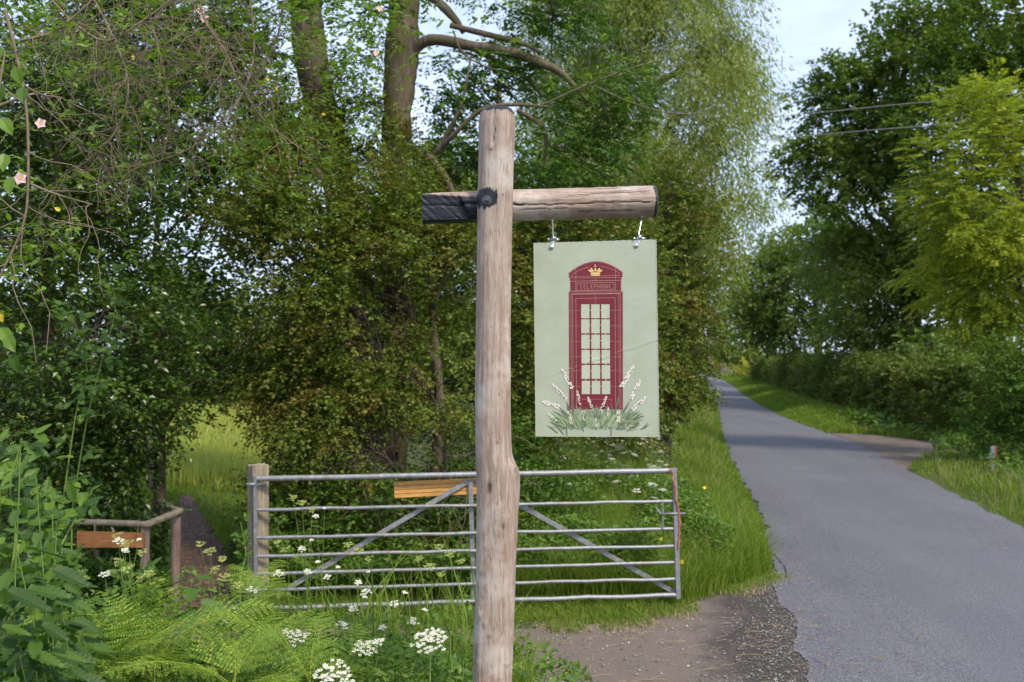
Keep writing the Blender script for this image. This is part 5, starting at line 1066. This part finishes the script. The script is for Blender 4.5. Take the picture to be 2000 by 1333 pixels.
def umbellifer(name, lb, heads, root, grp, mat=None, leafy=6, big=False, tilt=-.5):
    """heads: (point, radius, n, florets, petal)"""
    root = np.array([root[0], root[1], float(hgt(root[0], root[1]))]); e = empty(name, root, lb, 'wildflower', grp); St = Acc(); top = np.mean([h[0] for h in heads], 0); fork = root*.45+top*.55; fork[2] = root[2]+.6*(min(h[0][2] for h in heads)-root[2])
    St.add(*tubes(spline([root, root*.5+fork*.5+[.01, 0, 0], fork], 8), np.linspace(.005, .0035, 8)*(1.5 if big else .8), 6)); 
    for h in heads:
        St.add(*tubes(spline([fork, fork*.45+h[0]*.55+[0, .0, -.03*0], h[0]], 8), np.linspace(.003, .0016, 8)*(1.5 if big else .7), 5)); Fl, Ra = umbel(h[0], h[1], h[2], h[3], h[4], (rng.normal()*.2, tilt, 1)); Fl.build('flower_head', mat or M['petal'], e, off=root)
        for v, t_, a_, m_ in zip(Ra.V, Ra.T, Ra.A, Ra.M): St.add(v, t_, a_)
    St.build('stem', M['stalk'], e, True, off=root)
    if leafy:
        n = leafy*26; u = rng.random(n); P = root+(fork-root)*(u*.95)[:, None]+rdir(n)*[.09, .09, .03]; Acc().add(*leaves(T_DIA, P, rdir(n)*[1, 1, .4], rdir(n)*.5+[0, 0, 1], .028, .011)).build('leaves', M['weed'], e, off=root)
    return e
gp_ = 'white cow parsley flowers in front of the gate'
umbellifer('hogweed', 'largest white flower head, just left of the sign post foot', [(W(841, 1258, 3.5), .060, 64, 10, .0027)], (-.30, 3.55), None, big=True)
umbellifer('hogweed', 'white flower head cut by the bottom edge left of the post', [(W(650, 1328, 3.3), .058, 64, 10, .0027)], (-.62, 3.4), None, big=True)
umbellifer('cow_parsley', 'half-opened white flower cluster between the two largest heads', [(W(715, 1272, 3.9), .048, 30, 7, .0027), (W(742, 1256, 3.9), .022, 9, 6, .0032)], (-.58, 4.0), gp_)
umbellifer('cow_parsley', 'small loose white flower head left of the lowest flower', [(W(582, 1250, 4.0), .042, 26, 7, .0027), (W(561, 1236, 4.0), .018, 7, 6, .003)], (-.88, 4.1), gp_)
sm_ = [(420, 1190, 4.6, 'white cluster below the chip path'), (432, 1215, 4.7, 'tiny white cluster under the cluster below the chip path'), (492, 1155, 5.2, 'small white head at the hinge foot of the gate'), (546, 1122, 5.6, 'white head on the left brace end of the gate'), (600, 1120, 5.6, 'white head before the fifth bar near the brace'), (690, 1192, 5.0, 'white cluster under the bottom bar'), (668, 1224, 4.8, 'white head right of the ferns, mid height'), (640, 1130, 5.6, 'white head between the left brace and the centre bar'), (748, 1228, 4.9, 'white head above the largest flower head'), (770, 1182, 5.2, 'white head touching the bottom bar left of centre'), (808, 1218, 4.9, 'small white head nearest the post'), (205, 1125, 4.8, 'white head just left of the handrail post'), (232, 1060, 5.2, 'white head overlapping the reddish board'), (85, 1228, 4.2, 'white head low in the nettles'), (50, 1285, 4.0, 'white head in the lower left corner'), (617, 1010, 6.8, 'white head against the second bar'), (590, 1075, 6.2, 'white head on the third bar'), (700, 1140, 5.6, 'white head over the sixth bar'), (160, 1185, 4.6, 'white head above the leftmost fern'), (245, 1078, 5.0, 'white head just under the reddish board'), (716, 1160, 5.4, 'white head by the wild grass stalks')]
for px, py, d, lb in sm_:
    c = W(px, py, d); r = .016+.008*rng.random(); umbellifer('cow_parsley', lb, [(c, r*1.2, 11, 6, .0038)]+([(c+[.05, .05, .05], r*.6, 6, 7, .004)] if rng.random() < .5 else []), (c[0]+rng.normal()*.05, c[1]+.05), gp_, leafy=4)
# gone-over green seed heads
M['seed'] = plain('green_seed', (.30, .34, .09), .7)
for px, py, d, lb in [(590, 985, 6.4, 'green seed head against the second bar left of the board'), (560, 1075, 6.2, 'green seed head beside the hinge stile'), (250, 1115, 5.0, 'green seed umbels left of the near handrail post'), (310, 1140, 5.0, 'green seed umbels between the handrail posts'), (410, 1080, 5.6, 'tall yellow-green seed stalk over the chip path'), (440, 1130, 5.4, 'seed stalk bending over the chip path'), (880, 1085, 5.6, 'green seed head touching the centre bar'), (840, 1110, 5.6, 'green seed head left of the centre bar'), (250, 1065, 5.2, 'green umbel in front of the reddish board'), (700, 1080, 5.8, 'seed head on the brace')]:
    c = W(px, py, d); umbellifer('seeding_cow_parsley', lb, [(c, .032, 9, 7, .004), (c+[.06, .03, -.05], .026, 8, 6, .004), (c+[-.07, .05, .03], .026, 8, 6, .004)], (c[0]+.05, c[1]+.1), 'cow parsley going to seed', M['seed'], leafy=3)
# those in the verge behind the sign: one plant, copied
pr = umbellifer('cow_parsley', 'white cow parsley in the verge below the hanging sign, first of the drift', [(np.array([1.35, 14.0, 1.25]), .055, 10, 6, .009), (np.array([1.5, 14.1, 1.16]), .045, 9, 6, .009), (np.array([1.22, 14.1, 1.19]), .045, 9, 6, .009), (np.array([1.42, 13.9, 1.20]), .04, 8, 6, .009), (np.array([1.27, 13.9, 1.12]), .04, 8, 6, .009)], (1.35, 14.0), 'cow parsley drift in the verge', leafy=8, tilt=-.12)
spots = []
for i in range(46):
    px = 1075+rng.random()*225; d = 13.2+rng.random()*5.5; spots.append(((px-1000)/F*d, d))
for i in range(16): d = 11+rng.random()*5; spots.append(((1020+rng.random()*330-1000)/F*d, d))
for i in range(14): d = 20+rng.random()*40; spots.append((float(rl(d))-1.6-rng.random()*1.5, d))
for i, (x, y) in enumerate(spots):
    c = copy_tree(pr); c.location = (x, y, float(hgt(x, y))+.02-.35*rng.random()*(i > 3)); s = .75+.35*rng.random(); c.scale = (s, s, s); c.rotation_euler.z = rng.random()*6.28
    tag(c, 'white cow parsley among the drift of look-alikes in the left verge', 'wildflower', 'cow parsley drift in the verge')
pr['label'] = 'white cow parsley among the drift of look-alikes in the left verge'
for i in range(26):
    y = 13.5+rng.random()*7.0; x = float(rr(y))+1.6+rng.random()*3.4
    if inpoly(np.array([x]), np.array([y]), LAY)[0]: continue
    c = copy_tree(pr); c.location = (x, y, float(hgt(x, y))-.55-.2*rng.random()); c.rotation_euler.z = rng.random()*6.28; tag(c, 'low white cow parsley scattered over the right verge', 'wildflower', 'cow parsley on the right verge')
for px, py, d, lb in [(1289, 1053, 9.7, 'yellow buttercup seen between the gate bars near the latch'), (1331, 1098, 9.5, 'yellow buttercup just right of the gate latch stile'), (1376, 953, 13, 'yellow buttercup higher up the verge beyond the gate')]:
    c = W(px, py, d); b = np.array([c[0], c[1], float(hgt(c[0], c[1]))]); e = empty('buttercup', b, lb, 'wildflower', 'buttercups'); flower(c, .022, (.1, -1, .5), 0, 0).build('flower', [M['yellow'], M['yellow']], e, off=b); Acc().add(*tubes(np.array([b, c]), [.003, .002], 5)).build('stem', M['stalk'], e, True, off=b)

# ---------------------------------------------------------------- nettles, brambles, broad-leaved plants close by
def nettle(name, lb, root, top, n, L, mat, grp=None, wd=.60, cat='nettle', droop=.25):
    root = np.array(root, float); top = np.array(top, float); e = empty(name, root, lb, cat, grp); P = spline([root, root*.5+top*.5+rng.normal(size=3)*[.04, .03, 0], top], 24); Acc().add(*tubes(P, np.linspace(.0035, .0015, 24), 6)).build('stem', M['stalk'], e, True, off=root)
    Pn = []; D = []; l = []
    for i in range(n):
        u = .35+.65*i/(n-1); k = P[int(u*23)]; a = i*PI/2+rng.random()*.4
        for s in (0, PI): Pn.append(k); D.append((math.cos(a+s), math.sin(a+s)*.9, -droop+.3*(u > .9)+.1*rng.normal())); l.append(L*(1.0 if u < .85 else 1-.8*(u-.85)/.15*.8))
    Pn = np.array(Pn); D = nrm(np.array(D)); l = np.array(l)*(.75+.5*rng.random(len(l))); pet = Pn+D*(l*.28)[:, None]
    Ac = Acc(); Ac.add(*leaves(T_SER, pet, D+[0, 0, -.15], np.tile([0, 0, 1.], (len(l), 1))+rdir(len(l))*.35+[0, -.25, 0], l, l*wd)); Ac.build('leaves', mat, e, off=root)
    return e
def on(x, y): return np.array([x, y, float(hgt(x, y))])
nets = [(40, 870, 2.9, 'nettle with large pointed leaves at the left edge, tallest'), (70, 930, 3.0, 'nettle with drooping leaves beside the tallest one'), (375, 1105, 4.4, 'nettle top with dark pointed leaves by the second handrail post'), (110, 1020, 3.3, 'nettle right of the tallest nettle'), (30, 1060, 2.9, 'short nettle at the left edge'), (125, 1110, 3.6, 'nettle in front of the leftmost handrail'), (0, 960, 2.8, 'nettle cut by the left edge of the view'), (60, 1150, 3.1, 'low nettle under the brambles at the left'), (120, 1180, 3.3, 'low nettle left of the leftmost large fern'), (15, 1180, 2.9, 'low nettle at the very edge of the view'), (100, 960, 3.4, 'slim nettle before the holly'), (160, 1240, 3.5, 'low nettle among the bracken in the corner')]
for px, py, d, lb in nets:
    c = W(px, py, d); nettle('nettle', lb, on(c[0]+.05, c[1]+.05), c, 12, .10 if d < 3.5 else .12, M['nettle'], 'nettles at the left')
for px, py, d, lb in [(1035, 1265, 3.9, 'leafy seedling just right of the sign post foot'), (1060, 1318, 3.8, 'low leafy seedling at the bottom edge right of the post'), (1108, 1305, 3.8, 'small pale-budded seedling standing apart right of the post'), (905, 1290, 3.9, 'leafy weed touching the left side of the post'), (880, 1240, 4.1, 'leafy weed left of the post foot')]:
    c = W(px, py, d); nettle('leafy_weed', lb, on(c[0], c[1]), c, 5, .06, M['bush'], 'leafy weeds at the post foot', .5, 'weed', .1)
def bramble(lb, pts, n, L, d2=.06):
    P = spline([W(*p) for p in pts], 40); root = P[0]; root0 = np.array([root[0], root[1], float(hgt(root[0], root[1]))]); P = np.vstack([root0, P]); e = empty('bramble', root0, lb, 'bramble', 'brambles at the left'); Acc().add(*tubes(P, np.linspace(.005, .002, 41), 6)).build('stem', M['stalk'], e, True, off=root0)
    k = P[1+np.linspace(2, 39, n).astype(int)]; D = nrm(rdir(n)*[1, .8, .5]+[0, -.3, .1]); A = Acc(); N = nrm(rdir(n)*.35+[0, -.55, .8]); S_ = nrm(np.cross(D, N)); c = k+D*d2
    A.add(*tubes(np.stack([k, c], 1), np.full((n, 2), .0012), 3))
    for s, an in ((0, 1.), (1, .15), (-1, .15)):
        A.add(*leaves(T_SER, c, D*an+S_*s*.9+rdir(n)*.08, N+rdir(n)*.12, L*(.8+.4*rng.random(n))*(1 if s == 0 else .8), L*.68))
    A.build('leaves', M['bramble'], e, off=root0)
bramble('bramble arching from the left edge across the nettles', [(-40, 1250, 3.4), (20, 1120, 3.4), (60, 1040, 3.5), (110, 1000, 3.6), (160, 1010, 3.7)], 22, .064)
bramble('bramble with large leaves at the far left above the nettles', [(-60, 1000, 3.6), (10, 900, 3.6), (60, 930, 3.7), (90, 1020, 3.8), (100, 1100, 3.8)], 20, .064)
bramble('bramble shoot standing upright at the left edge', [(10, 1200, 3.3), (30, 1050, 3.3), (20, 950, 3.3), (40, 870, 3.3)], 20, .064)
bramble('bramble spreading right below the reddish board', [(0, 1220, 3.9), (60, 1150, 3.9), (110, 1130, 4.0), (150, 1170, 4.0)], 20, .064)
bramble('bramble low at the left among the nettles', [(-30, 1300, 3.2), (30, 1190, 3.2), (90, 1120, 3.3), (130, 1130, 3.4)], 18, .064)
bramble('bramble shoot climbing the holly with pale leaves, right one', [(140, 1000, 7.2), (170, 820, 7.2), (200, 700, 7.2), (225, 600, 7.2), (205, 510, 7.2)], 26, .075)
bramble('bramble shoot climbing the holly, left one', [(120, 1000, 6.6), (150, 800, 6.6), (170, 730, 6.6), (150, 640, 6.6), (120, 600, 6.6)], 24, .075)
bramble('bramble low before the leftmost handrail', [(60, 1250, 5), (110, 1090, 5), (150, 1010, 5.2), (180, 960, 5.4)], 22, .07)
bramble('bramble trailing round the foot of the handrail post', [(220, 1250, 5.4), (240, 1160, 5.4), (270, 1120, 5.4), (300, 1150, 5.4)], 16, .06)
bramble('bramble with small leaves at the hedge edge right of the chip path', [(470, 1230, 7.6), (470, 1130, 7.8), (480, 1080, 8), (470, 1020, 8.2)], 18, .05)
# ivy leaves close by at the left edge
root = np.array([-1.75, 3.1, 0.3]); e = empty('ivy', root, 'ivy shoot with large glossy leaves at the left edge of the view', 'ivy'); P = spline([root, W(-60, 900, 3.1), W(-40, 600, 3.1), W(-20, 300, 3.1), W(10, 100, 3.2)], 40)
Acc().add(*tubes(P, np.linspace(.006, .003, 40), 6)).build('stem', M['twig'], e, True, off=root); k = np.array([W(8, 300, 3.0), W(22, 345, 3.0), W(2, 230, 3.1), W(14, 655, 3.0), W(26, 690, 3.0), W(2, 640, 3.0), W(0, 90, 3.2), W(30, 130, 3.2), W(0, 160, 3.2), W(45, 170, 3.3)]); n = len(k)
Acc().add(*leaves(T_OVA, k, rdir(n)*.4+[.3, 0, -1], rdir(n)*.5+[0, -1, .7], .06, .045)).build('leaves', M['bramble'], e, off=root)
# tall single grass stems near the gate
n = 240; x = -1.3+1.3*rng.random(n); y = 4.6+3.2*rng.random(n); V, T, a = blades(x, y, .45+.45*rng.random(n), .004+.003*rng.random(n), .35); tag(Acc().add(V, T, a).build('tall_grass', M['grass']), kind='stuff')
# bare twigs inside the hedge behind the gate
n = 120; st = np.stack([-2.3+2.3*rng.random(n), 9.9+.4*rng.random(n), .3+1.0*rng.random(n)], -1); tw = walk(st, rdir(n)*[1, .2, .8], n, 9, .07, .5, .02)
e = empty('dead_bramble', (-1.4, 10.1, 0), 'tangle of dead brown bramble stems in the hedge foot behind the gate', 'bramble'); Acc().add(*tubes(tw, np.linspace(1, .5, 9)[None]*.004*np.ones((n, 1)), 4)).build('stems', M['twig'], e, True, off=(-1.4, 10.1, 0))

# ---------------------------------------------------------------- sky, sun, camera
SUN_EL, SUN_AZ = math.radians(48), math.radians(142)
sc = bpy.context.scene; w = bpy.data.worlds.new('World'); sc.world = w; w.use_nodes = True; t = w.node_tree; t.nodes.clear()
sk = N_(t, 'ShaderNodeTexSky', sky_type='NISHITA'); sk.sun_disc = False; sk.sun_elevation = SUN_EL; sk.sun_rotation = SUN_AZ; sk.air_density = 1.0; sk.dust_density = 1.5; sk.ozone_density = 1.5
tc = N_(t, 'ShaderNodeTexCoord'); mp_ = N_(t, 'ShaderNodeMapping'); mp_.inputs['Scale'].default_value = (1.2, 1.2, 4.5); t.links.new(tc.outputs['Generated'], mp_.inputs[0])
cl = ramp(t, noise(t, 1.6, 7, .6, mp_.outputs[0], .6), [(.36, (.38,)*3), (.66, (.92,)*3)])
col = mixc(t, cl, sk.outputs[0], (7.0, 8.2, 10.9))
bg = N_(t, 'ShaderNodeBackground'); bg.inputs['Strength'].default_value = .115; t.links.new(col, bg.inputs[0]); t.links.new(bg.outputs[0], N_(t, 'ShaderNodeOutputWorld').inputs[0])
sl = bpy.data.lights.new('sun', 'SUN'); sl.energy = 2.9; sl.angle = math.radians(9); sl.color = (1, .90, .72); so = bpy.data.objects.new('sun', sl); C.objects.link(so)
from mathutils import Vector
sv = Vector((math.sin(SUN_AZ)*math.cos(SUN_EL), math.cos(SUN_AZ)*math.cos(SUN_EL), math.sin(SUN_EL))); so.rotation_euler = sv.to_track_quat('Z', 'Y').to_euler()
cam = bpy.data.cameras.new('camera'); co_ = bpy.data.objects.new('camera', cam); C.objects.link(co_); sc.camera = co_
cam.sensor_width = 36; cam.lens = 35; co_.location = (0, 0, EYE); co_.rotation_euler = (PI/2, 0, 0); cam.shift_y = 33.5/2000; cam.clip_end = 5000; cam.clip_start = .05
cam.dof.use_dof = True; cam.dof.focus_distance = 3.75; cam.dof.aperture_fstop = 5.0
vs = sc.view_settings; vs.view_transform = 'Standard'; vs.look = 'None'; vs.gamma = 1; vs.exposure = .5
sc.cycles.max_bounces = 4; sc.cycles.diffuse_bounces = 2; sc.cycles.transmission_bounces = 2; sc.cycles.glossy_bounces = 1; sc.cycles.use_denoising = True
print('objects', len(bpy.data.objects), 'faces', sum(len(m.polygons) for m in bpy.data.meshes))
